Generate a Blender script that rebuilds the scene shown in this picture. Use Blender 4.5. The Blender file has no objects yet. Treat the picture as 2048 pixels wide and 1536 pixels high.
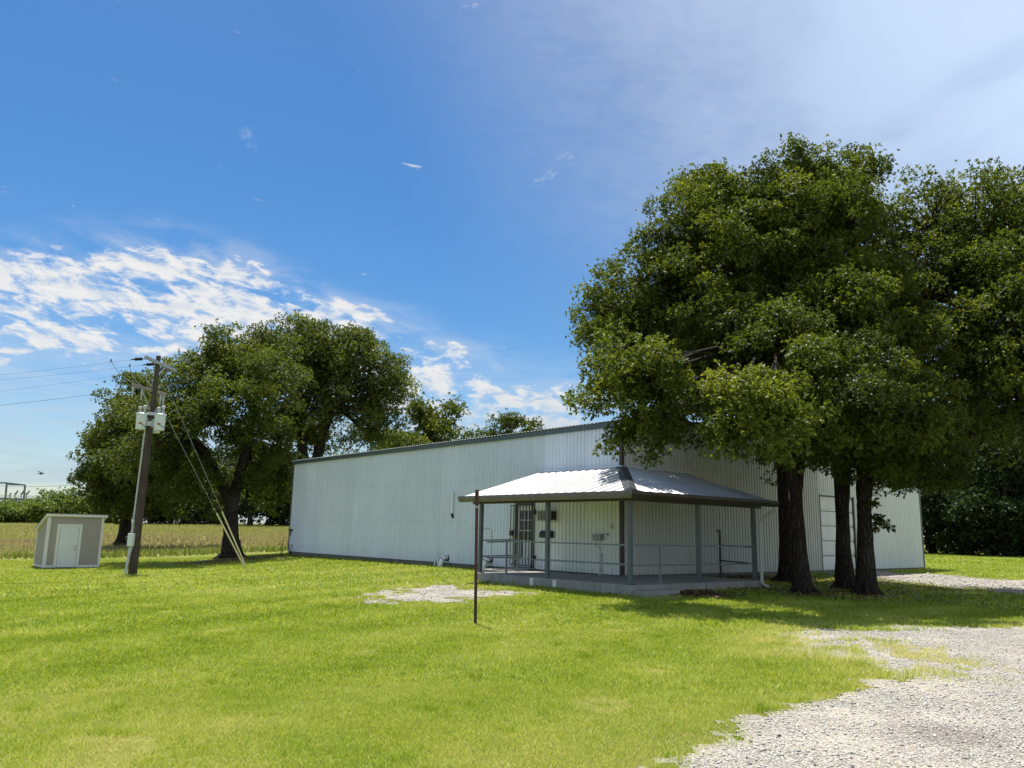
import bpy, math, random
import numpy as np
from mathutils import Matrix, Vector
R = math.radians
sc = bpy.context.scene
COL = sc.collection
rng = np.random.default_rng(7)
random.seed(7)

# ------------------------------------------------------------------ camera model
F, PITCH, ROLL, HC = 1592.0, 0.1845, 0.021, 1.6
def ray(px, py):
    X = px - 1024.0; Y = 768.0 - py
    cr, sr = math.cos(ROLL), math.sin(ROLL)
    x = cr * X - sr * Y; y = sr * X + cr * Y
    c, s = math.cos(PITCH), math.sin(PITCH)
    return np.array([x / F, c - s * y / F, s + c * y / F])
def at(px, py, Y):
    """point seen at that pixel of the photo, Y metres in front of the camera"""
    d = ray(px, py); return np.array([0, 0, HC]) + d * (Y / d[1])
cam = bpy.data.cameras.new('camera'); camo = bpy.data.objects.new('camera', cam); COL.objects.link(camo)
cam.sensor_width = 36; cam.lens = 36 * F / 2048; cam.clip_end = 6000; cam.clip_start = .05
camo.matrix_world = Matrix.Translation((0, 0, HC)) @ Matrix.Rotation(R(90) + PITCH, 4, 'X') @ Matrix.Rotation(ROLL, 4, 'Z')
sc.camera = camo

# ------------------------------------------------------------------ frames of the building
YAW = .8746
C0 = np.array([3.2721, 23.4365, 0.])
er = np.array([math.sin(YAW), math.cos(YAW), 0.]); el = np.array([-math.cos(YAW), math.sin(YAW), 0.])
UP = np.array([0, 0, 1.])
def BL(l, off, z):   # left wall: distance l from the corner, off metres out of the wall
    return C0 + el * l - er * off + UP * z
def BR(r, off, z):
    return C0 + er * r - el * off + UP * z
LL, LR = 22.15, 19.8
ZB, ZE = .46, 4.92     # metal base, eave

# ------------------------------------------------------------------ helpers
def tag(o, label=None, cat=None, group=None, kind=None):
    if label: o['label'] = label
    if cat: o['category'] = cat
    if group: o['group'] = group
    if kind: o['kind'] = kind
    return o
def empty(name, loc, label, cat, group=None):
    o = bpy.data.objects.new(name, None); COL.objects.link(o)
    o.location = [float(v) for v in loc]; o.empty_display_size = .2
    return tag(o, label, cat, group)
def adopt(o, parent):
    if parent is not None:
        o.parent = parent      # mesh parts keep world coordinates, only the Empties carry an offset
        M = Matrix.Translation(parent.location) if parent.type == 'EMPTY' else Matrix.Identity(4)
        o.matrix_parent_inverse = M.inverted()
    return o
class MB:
    def __init__(s): s.v = []; s.f = []; s.m = []
    def add(s, vs, fs, m=0):
        n = len(s.v); s.v += [tuple(float(c) for c in p) for p in vs]
        for f in fs: s.f.append(tuple(i + n for i in f)); s.m.append(m)
    def box(s, o, a, b, c, m=0):
        """corner o, edge vectors a b c"""
        o = np.asarray(o, float); a = np.asarray(a, float); b = np.asarray(b, float); c = np.asarray(c, float)
        if np.dot(np.cross(a, b), c) < 0: a, b = b, a
        P = [o, o + a, o + a + b, o + b, o + c, o + a + c, o + a + b + c, o + b + c]
        s.add(P, [(3, 2, 1, 0), (4, 5, 6, 7), (0, 1, 5, 4), (1, 2, 6, 5), (2, 3, 7, 6), (3, 0, 4, 7)], m)
    def beam(s, p, q, w, h, up=UP, m=0):
        p = np.asarray(p, float); q = np.asarray(q, float); d = q - p; d /= np.linalg.norm(d)
        u = np.asarray(up, float)
        if abs(np.dot(u, d)) > .95: u = er
        sd = np.cross(d, u); sd /= np.linalg.norm(sd); u = np.cross(sd, d)
        s.box(p - sd * w / 2 - u * h / 2, sd * w, u * h, q - p, m)
    def tube(s, pts, rad, n=10, cap=True, m=0, noise=0.):
        pts = [np.asarray(p, float) for p in pts]
        if not hasattr(rad, '__len__'): rad = [rad] * len(pts)
        base = len(s.v); prev = None; V = []
        for i, p in enumerate(pts):
            t = pts[min(i + 1, len(pts) - 1)] - pts[max(i - 1, 0)]; t = t / (np.linalg.norm(t) + 1e-9)
            if prev is None:
                a = np.array([1, 0, 0.]) if abs(t[0]) < .8 else np.array([0, 1., 0])
            else: a = prev
            a = a - t * np.dot(a, t); a /= np.linalg.norm(a); prev = a; b = np.cross(t, a)
            for k in range(n):
                th = 2 * math.pi * k / n
                rr = rad[i] * (1 + (noise * (random.random() - .5) if noise else 0))
                V.append(p + (a * math.cos(th) + b * math.sin(th)) * rr)
        Fs = []
        for i in range(len(pts) - 1):
            for k in range(n):
                k2 = (k + 1) % n
                Fs.append((i * n + k, i * n + k2, (i + 1) * n + k2, (i + 1) * n + k))
        if cap:
            Fs.append(tuple(range(n))[::-1]); Fs.append(tuple((len(pts) - 1) * n + k for k in range(n)))
        s.add(V, Fs, m)
    def lathe(s, p, prof, axis=UP, n=14, m=0):
        """profile list of (r, t) along axis from p"""
        p = np.asarray(p, float); ax = np.asarray(axis, float); ax = ax / np.linalg.norm(ax)
        s.tube([p + ax * t for r, t in prof], [max(r, 1e-4) for r, t in prof], n, True, m)
    def build(s, name, mat, parent=None, smooth=False, bevel=0):
        me = bpy.data.meshes.new(name); me.from_pydata(s.v, [], s.f)
        mats = mat if isinstance(mat, (list, tuple)) else [mat]
        for mm in mats: me.materials.append(mm)
        if len(mats) > 1: me.polygons.foreach_set('material_index', s.m)
        if smooth: me.polygons.foreach_set('use_smooth', [True] * len(s.f))
        me.update()
        o = bpy.data.objects.new(name, me); COL.objects.link(o)
        if bevel:
            b = o.modifiers.new('bevel', 'BEVEL'); b.width = bevel; b.segments = 2; b.limit_method = 'ANGLE'; b.angle_limit = R(50)
        return adopt(o, parent)
def pieces(mb, name, mat_, parent, **kw):
    """every connected piece as an object of its own"""
    p = list(range(len(mb.v)))
    def f(a):
        while p[a] != a: p[a] = p[p[a]]; a = p[a]
        return a
    for q in mb.f:
        for i in q[1:]: p[f(i)] = f(q[0])
    groups = {}
    for k, q in enumerate(mb.f): groups.setdefault(f(q[0]), []).append(k)
    out = []
    for ks in groups.values():
        w = MB(); mp = {}
        for k in ks:
            for i in mb.f[k]:
                if i not in mp: mp[i] = len(w.v); w.v.append(mb.v[i])
            w.f.append(tuple(mp[i] for i in mb.f[k])); w.m.append(mb.m[k])
        out.append(w.build(name, mat_, parent, **kw))
    return out
def npmesh(name, V, nper, mat, parent=None, attrs=None, smooth=False, faces=None):
    """big numpy mesh; faces of nper consecutive vertices, or an index array"""
    V = np.ascontiguousarray(V, dtype=np.float32)
    me = bpy.data.meshes.new(name)
    if faces is None: idx = np.arange(len(V), dtype=np.int32); nf = len(V) // nper
    else: idx = np.ascontiguousarray(faces, dtype=np.int32).ravel(); nf = len(idx) // nper
    me.vertices.add(len(V)); me.vertices.foreach_set('co', V.ravel())
    me.loops.add(len(idx)); me.loops.foreach_set('vertex_index', idx)
    me.polygons.add(nf); me.polygons.foreach_set('loop_start', np.arange(0, nf * nper, nper, dtype=np.int32))
    me.polygons.foreach_set('loop_total', np.full(nf, nper, dtype=np.int32))
    if smooth: me.polygons.foreach_set('use_smooth', np.ones(nf, dtype=bool))
    for k, a in (attrs or {}).items():
        at_ = me.attributes.new(k, 'FLOAT', 'POINT'); at_.data.foreach_set('value', np.ascontiguousarray(a, dtype=np.float32))
    me.materials.append(mat)
    me.update(calc_edges=True); me.validate()
    o = bpy.data.objects.new(name, me); COL.objects.link(o)
    return adopt(o, parent)

# value noise in numpy
def vnoise(x, y, seed=0):
    xi = np.floor(x).astype(np.int64); yi = np.floor(y).astype(np.int64); fx = x - xi; fy = y - yi
    fx = fx * fx * (3 - 2 * fx); fy = fy * fy * (3 - 2 * fy)
    def h(a, b):
        n = (a * 374761393 + b * 668265263 + seed * 1274126177) & 0xffffffff
        n = ((n ^ (n >> 13)) * 1274126177) & 0xffffffff
        return ((n ^ (n >> 16)) & 0xffff) / 65535.0
    return (h(xi, yi) * (1 - fx) + h(xi + 1, yi) * fx) * (1 - fy) + (h(xi, yi + 1) * (1 - fx) + h(xi + 1, yi + 1) * fx) * fy
def fbm(x, y, seed=0, oct=4):
    s = 0; a = .5
    for i in range(oct): s = s + a * vnoise(x * 2 ** i, y * 2 ** i, seed + i); a *= .5
    return s / (1 - .5 ** oct)
def sdpoly(poly, X, Y):
    """signed distance, positive inside"""
    P = np.array(poly, float); d = np.full(X.shape, 1e9); ins = np.zeros(X.shape, bool)
    for i in range(len(P)):
        a = P[i]; b = P[(i + 1) % len(P)]; e = b - a
        t = np.clip(((X - a[0]) * e[0] + (Y - a[1]) * e[1]) / (e @ e), 0, 1)
        d = np.minimum(d, np.hypot(X - a[0] - t * e[0], Y - a[1] - t * e[1]))
        c = ((a[1] > Y) != (b[1] > Y)) & (X < (b[0] - a[0]) * (Y - a[1]) / ((b[1] - a[1]) + 1e-12) + a[0])
        ins ^= c
    return np.where(ins, d, -d)
def sstep(a, b, x):
    t = np.clip((x - a) / (b - a), 0, 1); return t * t * (3 - 2 * t)

# ------------------------------------------------------------------ materials
def lin(r, g, b):
    f = lambda c: (c / 255 / 12.92) if c <= 10 else ((c / 255 + .055) / 1.055) ** 2.4
    return (f(r), f(g), f(b), 1)
class NT:
    def __init__(s, nt): s.nt = nt; s.n = nt.nodes; s.l = nt.links
    def new(s, t, **kw):
        n = s.n.new(t)
        for k, v in kw.items(): setattr(n, k, v)
        return n
    def put(s, sock, v):
        if hasattr(v, 'is_linked'): s.l.new(v, sock)
        else: sock.default_value = v
    def math(s, op, a, b=0., c=0., clamp=False):
        n = s.new('ShaderNodeMath', operation=op, use_clamp=clamp)
        s.put(n.inputs[0], a); s.put(n.inputs[1], b); s.put(n.inputs[2], c); return n.outputs[0]
    def mix(s, f, a, b):
        n = s.new('ShaderNodeMix', data_type='RGBA'); s.put(n.inputs[0], f); s.put(n.inputs[6], a); s.put(n.inputs[7], b); return n.outputs[2]
    def ramp(s, x, lo, hi, ease='SMOOTHSTEP'):
        n = s.new('ShaderNodeMapRange', interpolation_type=ease); s.put(n.inputs[0], x); s.put(n.inputs[1], lo); s.put(n.inputs[2], hi); return n.outputs[0]
    def noise(s, vec, scale, detail=4., rough=.55, dist=0., dim='3D'):
        n = s.new('ShaderNodeTexNoise', noise_dimensions=dim)
        if vec is not None: s.l.new(vec, n.inputs['Vector'])
        n.inputs['Scale'].default_value = scale; n.inputs['Detail'].default_value = detail
        n.inputs['Roughness'].default_value = rough; n.inputs['Distortion'].default_value = dist
        return n.outputs['Fac']
    def mapping(s, vec, scale=(1, 1, 1), rot=(0, 0, 0), loc=(0, 0, 0)):
        n = s.new('ShaderNodeMapping'); s.l.new(vec, n.inputs[0]); n.inputs['Scale'].default_value = scale
        n.inputs['Rotation'].default_value = rot; n.inputs['Location'].default_value = loc; return n.outputs[0]
def mat(name, col=(.5, .5, .5, 1), rough=.6, metal=0., spec=.5):
    m = bpy.data.materials.new(name); m.use_nodes = True
    t = NT(m.node_tree); b = t.n['Principled BSDF']
    b.inputs['Base Color'].default_value = col if len(col) == 4 else (*col, 1)
    b.inputs['Roughness'].default_value = rough; b.inputs['Metallic'].default_value = metal
    b.inputs['Specular IOR Level'].default_value = spec
    return m, t, b
def bump(t, b, h, strength, dist=.02):
    n = t.new('ShaderNodeBump'); n.inputs['Strength'].default_value = strength; n.inputs['Distance'].default_value = dist
    t.l.new(h, n.inputs['Height']); t.l.new(n.outputs[0], b.inputs['Normal'])
def wpos(t): return t.new('ShaderNodeNewGeometry').outputs['Position']
def worn(name, c1, c2, rough=.5, scale=3., spots=None, metal=0., streak=True, bmp=0.):
    """painted surface with soft mottling, vertical run marks and optional specks"""
    m, t, b = mat(name, (*c1, 1), rough, metal)
    p = wpos(t)
    n1 = t.noise(p, scale, 5)
    if streak:
        n2 = t.noise(t.mapping(p, (6, 6, .35)), 1.6, 4); f = t.math('ADD', t.math('MULTIPLY', n1, .5), t.math('MULTIPLY', n2, .5))
    else: f = n1
    c = t.mix(t.ramp(f, .35, .68), (*c1, 1), (*c2, 1))
    if spots:
        v = t.noise(p, 23, 3, .6); c = t.mix(t.math('MULTIPLY', t.ramp(v, .64, .72), .7), c, (*spots, 1))
    t.put(b.inputs['Base Color'], c)
    t.put(b.inputs['Roughness'], t.math('ADD', rough - .1, t.math('MULTIPLY', n1, .2)))
    if bmp: bump(t, b, t.noise(p, 40, 4), bmp, .01)
    return m
M = {}
M['wall'] = worn('galvanised_wall', (.59, .645, .745), (.66, .71, .80), .38, .6)
M['wall_white'] = worn('white_wall_panel', (.72, .745, .70), (.78, .80, .78), .45, .8, (.35, .35, .30))
M['wall_right'] = worn('white_side_panel', (.70, .73, .71), (.78, .80, .79), .45, .5)
M['wall_side'] = worn('shade_tinted_side_panel', (.50, .505, .475), (.575, .58, .55), .45, .6)  # darkened to carry the oaks' shade in its colour; the grey downspout shares it
def sheets(m, along, wd, amt):
    t = NT(m.node_tree); b = t.n['Principled BSDF']; src = b.inputs['Base Color'].links[0].from_socket
    dt = t.new('ShaderNodeVectorMath', operation='DOT_PRODUCT'); t.l.new(wpos(t), dt.inputs[0]); dt.inputs[1].default_value = [float(v) for v in along]
    wn = t.new('ShaderNodeTexWhiteNoise', noise_dimensions='1D'); t.put(wn.inputs['W'], t.math('FLOOR', t.math('DIVIDE', dt.outputs['Value'], wd)))
    hs = t.new('ShaderNodeHueSaturation'); t.l.new(src, hs.inputs['Color']); t.put(hs.inputs['Value'], t.math('ADD', 1 - amt, t.math('MULTIPLY', wn.outputs['Value'], amt * 2)))
    t.l.new(hs.outputs[0], b.inputs['Base Color'])
sheets(M['wall'], el, .96, .05); sheets(M['wall_white'], el, .96, .04)
M['screw'] = mat('screw_head', (.12, .13, .13, 1), .5)[0]
M['trim'] = worn('grey_trim', (.075, .085, .095), (.11, .12, .13), .45, 2.)
M['eavetrim'] = worn('blue_grey_eave_trim', (.05, .075, .09), (.085, .115, .13), .4, .7)
M['browntrim'] = worn('brown_trim', (.035, .028, .022), (.06, .05, .042), .5, 2.)
M['gutter'] = worn('grey_gutter', (.105, .10, .10), (.15, .145, .14), .42, 1.5)
M['gutter_dark'] = worn('shade_tinted_gutter', (.032, .026, .022), (.055, .046, .04), .45, 2.)  # dark copy of the gutter colour, painting in the shade of the oaks
M['post'] = worn('grey_post_paint', (.065, .085, .097), (.10, .122, .135), .42, 3., (.10, .09, .08))
M['rail'] = worn('grey_rail_paint', (.11, .14, .153), (.16, .19, .205), .45, 5.)
M['roofmetal'] = worn('bare_roof_metal', (.50, .50, .50), (.60, .60, .60), .5, .5, metal=.6, streak=False)
M['concrete'] = worn('concrete', (.22, .215, .20), (.31, .30, .28), .85, 1.6, (.2, .19, .17), bmp=.3)
M['footing'] = worn('stained_footing', (.11, .105, .09), (.19, .18, .155), .9, 2.5, (.06, .07, .045), bmp=.3)
M['pvc'] = worn('white_pvc', (.70, .72, .72), (.76, .77, .77), .35, 4., (.5, .5, .47))
M['black'] = mat('black_plastic', (.012, .012, .013, 1), .45)[0]
M['blackiron'] = worn('black_iron', (.022, .02, .022), (.045, .035, .033), .5, 6.)
M['doorwhite'] = worn('white_door_paint', (.62, .64, .63), (.68, .70, .69), .4, 3.)
M['garage'] = worn('white_garage_door', (.66, .66, .63), (.72, .72, .70), .45, 2.)
M['darkgap'] = mat('dark_gap', (.02, .02, .022, 1), .8)[0]
M['cream'] = worn('cream_plastic', (.58, .55, .43), (.64, .61, .5), .45, 6.)
M['greybox'] = worn('grey_box_metal', (.27, .29, .27), (.34, .35, .33), .5, 8.)
M['transformer'] = worn('pale_transformer_paint', (.60, .66, .66), (.68, .73, .72), .4, 3., (.4, .4, .36))
M['porcelain'] = mat('grey_porcelain', (.46, .47, .47, 1), .2)[0]
M['orange'] = mat('orange_sticker', (.6, .2, .03, 1), .5)[0]
M['steel'] = worn('galvanised_steel', (.33, .34, .34), (.42, .43, .43), .45, 10., metal=.4)
M['yellow'] = worn('faded_yellow_plastic', (.60, .53, .30), (.68, .62, .40), .5, 3.)
M['wire'] = mat('grey_wire', (.10, .11, .12, 1), .5)[0]
M['rust'] = worn('rusted_red_paint', (.045, .013, .010), (.085, .024, .018), .65, 7., (.14, .09, .07), bmp=.2)
M['shingle'] = worn('dark_shingle', (.05, .05, .05), (.09, .085, .08), .9, 12., streak=False)
M['whitetrim'] = worn('white_trim_paint', (.66, .65, .61), (.72, .71, .68), .5, 4.)
M['farsteel'] = worn('dull_far_steel', (.10, .115, .135), (.14, .155, .175), .6, .3)
M['bird'] = mat('dark_feather', (.02, .02, .022, 1), .7)[0]
def glass():
    m, t, b = mat('dark_glass', (.012, .016, .018, 1), .06); return m
M['glass'] = glass()
def shedwall():
    m, t, b = mat('beige_shed_siding', (.3, .27, .23, 1), .75)
    p = wpos(t); n = t.noise(t.mapping(p, (8, 8, .5)), 2.5, 5)
    t.put(b.inputs['Base Color'], t.mix(n, (.30, .265, .225, 1), (.39, .35, .30, 1)))
    bump(t, b, t.noise(t.mapping(p, (30, 30, 1.5)), 3, 4), .25, .01)
    return m
M['shed'] = shedwall()
def wood(name, c1, c2):
    m, t, b = mat(name, (*c1, 1), .85)
    p = wpos(t); n = t.noise(t.mapping(p, (14, 14, .5)), 2.2, 6, .65)
    n2 = t.noise(p, 1.2, 3)
    t.put(b.inputs['Base Color'], t.mix(t.ramp(t.math('ADD', t.math('MULTIPLY', n, .7), t.math('MULTIPLY', n2, .3)), .35, .65), (*c1, 1), (*c2, 1)))
    bump(t, b, n, .5, .015); return m
M['pole'] = wood('weathered_pole_wood', (.028, .017, .013), (.095, .068, .055))
M['armwood'] = wood('grey_arm_wood', (.20, .17, .14), (.32, .28, .24))
def bark():
    m, t, b = mat('oak_bark', (.05, .04, .03, 1), .95, spec=.2)
    p = wpos(t); q = t.mapping(p, (9, 9, 1.6))
    v = t.new('ShaderNodeTexVoronoi', feature='DISTANCE_TO_EDGE'); v.inputs['Scale'].default_value = 1.7
    ns = t.new('ShaderNodeTexNoise'); ns.inputs['Scale'].default_value = 3; t.l.new(p, ns.inputs['Vector'])
    add = t.new('ShaderNodeVectorMath', operation='ADD'); t.l.new(q, add.inputs[0]); t.l.new(ns.outputs['Color'], add.inputs[1])
    t.l.new(add.outputs[0], v.inputs['Vector'])
    ridge = t.ramp(v.outputs['Distance'], 0., .32)
    n = t.noise(t.mapping(p, (14, 14, 4)), 2, 5)
    h = t.math('ADD', t.math('MULTIPLY', ridge, .7), t.math('MULTIPLY', n, .3))
    big = t.noise(p, .9, 3)
    c = t.mix(h, (.010, .008, .006, 1), (.070, .054, .042, 1))
    c = t.mix(t.math('MULTIPLY', t.ramp(big, .5, .7), .5), c, (.07, .065, .055, 1))
    t.put(b.inputs['Base Color'], c); bump(t, b, h, 1., .05); return m
M['bark'] = bark()
def leafmat(name, dark, mid, light, trans=.35):
    m = bpy.data.materials.new(name); m.use_nodes = True; t = NT(m.node_tree); b = t.n['Principled BSDF']
    a = t.new('ShaderNodeAttribute', attribute_name='tint').outputs['Fac']
    c = t.mix(t.ramp(a, 0, .5, 'LINEAR'), (*dark, 1), (*mid, 1)); c = t.mix(t.ramp(a, .5, 1., 'LINEAR'), c, (*light, 1))
    t.put(b.inputs['Base Color'], c); b.inputs['Roughness'].default_value = .55; b.inputs['Specular IOR Level'].default_value = .28
    tr = t.new('ShaderNodeBsdfTranslucent')
    hs = t.new('ShaderNodeHueSaturation'); hs.inputs['Hue'].default_value = .485; hs.inputs['Saturation'].default_value = 1.1; hs.inputs['Value'].default_value = 1.35
    t.l.new(c, hs.inputs['Color']); t.l.new(hs.outputs[0], tr.inputs['Color'])
    mx = t.new('ShaderNodeMixShader'); mx.inputs[0].default_value = trans
    t.l.new(b.outputs[0], mx.inputs[1]); t.l.new(tr.outputs[0], mx.inputs[2])
    t.l.new(mx.outputs[0], t.n['Material Output'].inputs['Surface']); return m
M['leaf'] = leafmat('oak_leaf', (.034, .052, .009), (.082, .114, .016), (.19, .225, .032), .42)
M['leaf_far'] = leafmat('far_leaf', (.030, .050, .011), (.062, .094, .018), (.12, .16, .03))
M['leaf_bush'] = leafmat('bush_leaf', (.06, .095, .016), (.11, .16, .028), (.18, .24, .045))
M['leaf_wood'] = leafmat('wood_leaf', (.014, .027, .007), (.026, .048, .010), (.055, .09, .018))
M['grass'] = leafmat('lawn_blade', (.11, .185, .014), (.29, .375, .042), (.53, .50, .18), .35)
M['fieldgrass'] = leafmat('field_blade', (.14, .20, .035), (.34, .34, .11), (.30, .24, .135), .3)
M['dryleaf'] = leafmat('dry_leaf', (.06, .035, .02), (.13, .08, .045), (.22, .15, .09), .1)
def groundmat():
    m, t, b = mat('lawn_soil', (.1, .15, .03, 1), .95, spec=.1)
    p = wpos(t)
    fld = t.new('ShaderNodeAttribute', attribute_name='field').outputs['Fac']
    soil = t.new('ShaderNodeAttribute', attribute_name='soil').outputs['Fac']
    n1 = t.noise(p, .55, 5); n2 = t.noise(p, 9, 5, .65); n3 = t.noise(p, 70, 3)
    g = t.mix(t.ramp(n1, .35, .65), (.085, .12, .012, 1), (.17, .18, .03, 1))
    g = t.mix(t.math('MULTIPLY', t.ramp(n2, .5, .72), .6), g, (.32, .30, .09, 1))
    g = t.mix(t.math('MULTIPLY', t.ramp(n3, .5, .75), .5), g, (.05, .09, .01, 1))
    f = t.mix(t.ramp(n1, .3, .7), (.20, .205, .06, 1), (.23, .20, .085, 1))
    f = t.mix(t.math('MULTIPLY', t.ramp(n2, .45, .7), .5), f, (.12, .14, .04, 1))
    c = t.mix(fld, g, f)
    d = t.mix(n2, (.10, .07, .045, 1), (.20, .15, .095, 1))
    c = t.mix(t.math('MULTIPLY', soil, t.ramp(n2, .3, .6)), c, d)
    t.put(b.inputs['Base Color'], c)
    bump(t, b, t.math('ADD', n2, n3), .6, .04); return m
M['ground'] = groundmat()
def gravelmat():
    m, t, b = mat('gravel', (.4, .38, .34, 1), .9, spec=.2)
    p = wpos(t)
    v = t.new('ShaderNodeTexVoronoi'); v.inputs['Scale'].default_value = 44; t.l.new(p, v.inputs['Vector'])
    v2 = t.new('ShaderNodeTexVoronoi'); v2.inputs['Scale'].default_value = 100; t.l.new(p, v2.inputs['Vector'])
    sep = t.new('ShaderNodeSeparateColor'); t.l.new(v.outputs['Color'], sep.inputs[0])
    n = t.noise(p, .8, 4); n4 = t.noise(p, 2.6, 4)
    st = t.mix(sep.outputs[0], (.33, .315, .28, 1), (.51, .485, .435, 1))
    c = t.mix(t.ramp(v.outputs['Distance'], .25, .6), st, (.17, .155, .13, 1))
    c = t.mix(t.math('MULTIPLY', t.ramp(n, .45, .65), .5), c, (.42, .37, .30, 1))
    c = t.mix(t.math('MULTIPLY', t.ramp(n4, .58, .70), .6), c, (.20, .17, .14, 1))
    # one old oil stain near the drive's edge
    sp = t.new('ShaderNodeVectorMath', operation='DISTANCE'); t.l.new(p, sp.inputs[0]); sp.inputs[1].default_value = (3.75, 7.15, 0)
    stn = t.math('MULTIPLY', t.math('SUBTRACT', 1., t.ramp(t.math('ADD', sp.outputs['Value'], t.math('MULTIPLY', n4, .7)), .45, .95)), .42)
    c = t.mix(stn, c, (.09, .06, .045, 1))
    t.put(b.inputs['Base Color'], c)
    h = t.math('SUBTRACT', 1., v.outputs['Distance']); h2 = t.math('SUBTRACT', 1., v2.outputs['Distance'])
    bump(t, b, t.math('ADD', h, t.math('MULTIPLY', h2, .5)), .8, .014); return m
M['gravel'] = gravelmat()
def stonemat():
    m, t, b = mat('limestone_chip', (.45, .43, .4, 1), .85, spec=.25)
    a = t.new('ShaderNodeAttribute', attribute_name='tint').outputs['Fac']
    c = t.mix(t.ramp(a, 0., .12, 'LINEAR'), (.10, .10, .105, 1), (.30, .29, .265, 1)); c = t.mix(t.ramp(a, .12, 1., 'LINEAR'), c, (.54, .515, .465, 1))
    t.put(b.inputs['Base Color'], c); return m
M['stone'] = stonemat()

# ------------------------------------------------------------------ light and sky
SUN_AZ, SUN_EL = -24.0, 71.0          # azimuth from +Y towards +X
sv = Vector((math.sin(R(SUN_AZ)) * math.cos(R(SUN_EL)), math.cos(R(SUN_AZ)) * math.cos(R(SUN_EL)), math.sin(R(SUN_EL))))
sun = bpy.data.lights.new('sun', 'SUN'); sun.energy = 5.0; sun.angle = R(.5); sun.color = (1, .955, .88)
suno = bpy.data.objects.new('sun', sun); COL.objects.link(suno); suno.location = (0, 0, 60)
suno.rotation_euler = sv.to_track_quat('Z', 'Y').to_euler()
def world():
    w = bpy.data.worlds.new('World'); sc.world = w; w.use_nodes = True
    t = NT(w.node_tree); bg = t.n['Background']
    sky = t.new('ShaderNodeTexSky'); sky.sky_type = 'NISHITA'; sky.sun_disc = False
    sky.sun_elevation = R(SUN_EL); sky.sun_rotation = R(SUN_AZ); sky.air_density = 1.0; sky.dust_density = .6; sky.ozone_density = 2.5; sky.altitude = 200
    hs = t.new('ShaderNodeHueSaturation'); hs.inputs['Saturation'].default_value = 1.36; hs.inputs['Value'].default_value = .96
    t.l.new(sky.outputs[0], hs.inputs['Color'])
    d = t.new('ShaderNodeTexCoord').outputs['Generated']
    sp = t.new('ShaderNodeSeparateXYZ'); t.l.new(d, sp.inputs[0]); X, Y, Z = sp.outputs
    az = t.math('ARCTAN2', X, Y)                   # 0 straight north of the camera's heading
    el_ = t.math('ARCSINE', Z)
    zc = t.math('MAXIMUM', Z, .05)
    # clouds lie on a flat layer: project the direction on it
    cu = t.new('ShaderNodeCombineXYZ'); t.put(cu.inputs[0], t.math('DIVIDE', X, zc)); t.put(cu.inputs[1], t.math('DIVIDE', Y, zc))
    P = cu.outputs[0]
    def band(x, a, b, c, e): return t.math('MULTIPLY', t.ramp(x, a, b), t.math('SUBTRACT', 1., t.ramp(x, c, e)))
    # 1 altocumulus bank low on the left, its upper edge falling to the right
    top = t.math('SUBTRACT', t.math('SUBTRACT', .312, t.math('MULTIPLY', t.math('MAXIMUM', t.math('ADD', az, .33), 0.), .34)), t.math('MULTIPLY', t.math('MAXIMUM', t.math('SUBTRACT', -.44, az), 0.), .18))
    wob = t.noise(P, 1.1, 4)
    dtop = t.math('SUBTRACT', t.math('ADD', top, t.math('MULTIPLY', t.math('SUBTRACT', wob, .5), .10)), el_)
    bank = t.math('MULTIPLY', t.ramp(dtop, -.04, .02), t.math('SUBTRACT', 1., t.ramp(dtop, .095, .17)))
    ae = t.new('ShaderNodeCombineXYZ'); t.put(ae.inputs[0], t.math('ADD', az, t.math('MULTIPLY', el_, .6))); t.put(ae.inputs[1], t.math('MULTIPLY', el_, 2.3))
    n = t.noise(ae.outputs[0], 11.0, 7, .62, .35)
    nb = t.noise(ae.outputs[0], 34., 4, .6, .4)
    body = t.math('ADD', t.math('MULTIPLY', n, .56), t.math('MULTIPLY', nb, .44))
    c1 = t.ramp(t.math('ADD', body, t.math('MULTIPLY', t.math('SUBTRACT', bank, 1.), .30)), .415, .55)
    c1 = t.math('MAXIMUM', c1, t.math('MULTIPLY', t.math('MULTIPLY', bank, t.ramp(n, .36, .62)), .45))
    right_end = t.math('SUBTRACT', 1., t.ramp(az, .08, .30))
    c1 = t.math('MULTIPLY', c1, t.math('MAXIMUM', right_end, .35))
    # 2 haze and streaks near the horizon
    st = t.noise(t.mapping(ae.outputs[0], (1., 2.6, 1)), 5.5, 6, .6, .3)
    low = t.math('SUBTRACT', 1., t.ramp(el_, .04, .27))
    c2 = t.math('MULTIPLY', t.math('MULTIPLY', low, t.ramp(st, .30, .66)), .80)
    # 3 broad veil high on the right, thin
    veil = t.math('MULTIPLY', t.ramp(t.math('ADD', t.math('MULTIPLY', az, .95), t.math('MULTIPLY', el_, .55)), .06, .95), t.ramp(el_, .12, .45))
    vn = t.noise(t.mapping(P, (1, .6, 1), (0, 0, R(50))), 1.7, 6, .55, .5)
    c3 = t.math('MULTIPLY', t.math('POWER', veil, .95), t.ramp(vn, -.10, .58))
    # 4 faint wisps and small flecks elsewhere
    wn = t.noise(t.mapping(P, (1., .6, 1), (0, 0, R(-30)), (3, 1, 0)), 3.2, 6, .62, .5)
    c4 = t.math('MULTIPLY', t.ramp(wn, .66, .82), .6)
    fl = t.noise(t.mapping(ae.outputs[0], (1, 1.25, 1), (0, 0, 0), (4.2, .7, 0)), 17., 5, .6, .4)
    c4 = t.math('MAXIMUM', c4, t.math('MULTIPLY', t.math('MULTIPLY', t.ramp(fl, .67, .78), .75), t.math('MULTIPLY', t.ramp(el_, .24, .31), t.math('SUBTRACT', 1., t.ramp(az, -.2, .1)))))
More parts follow.
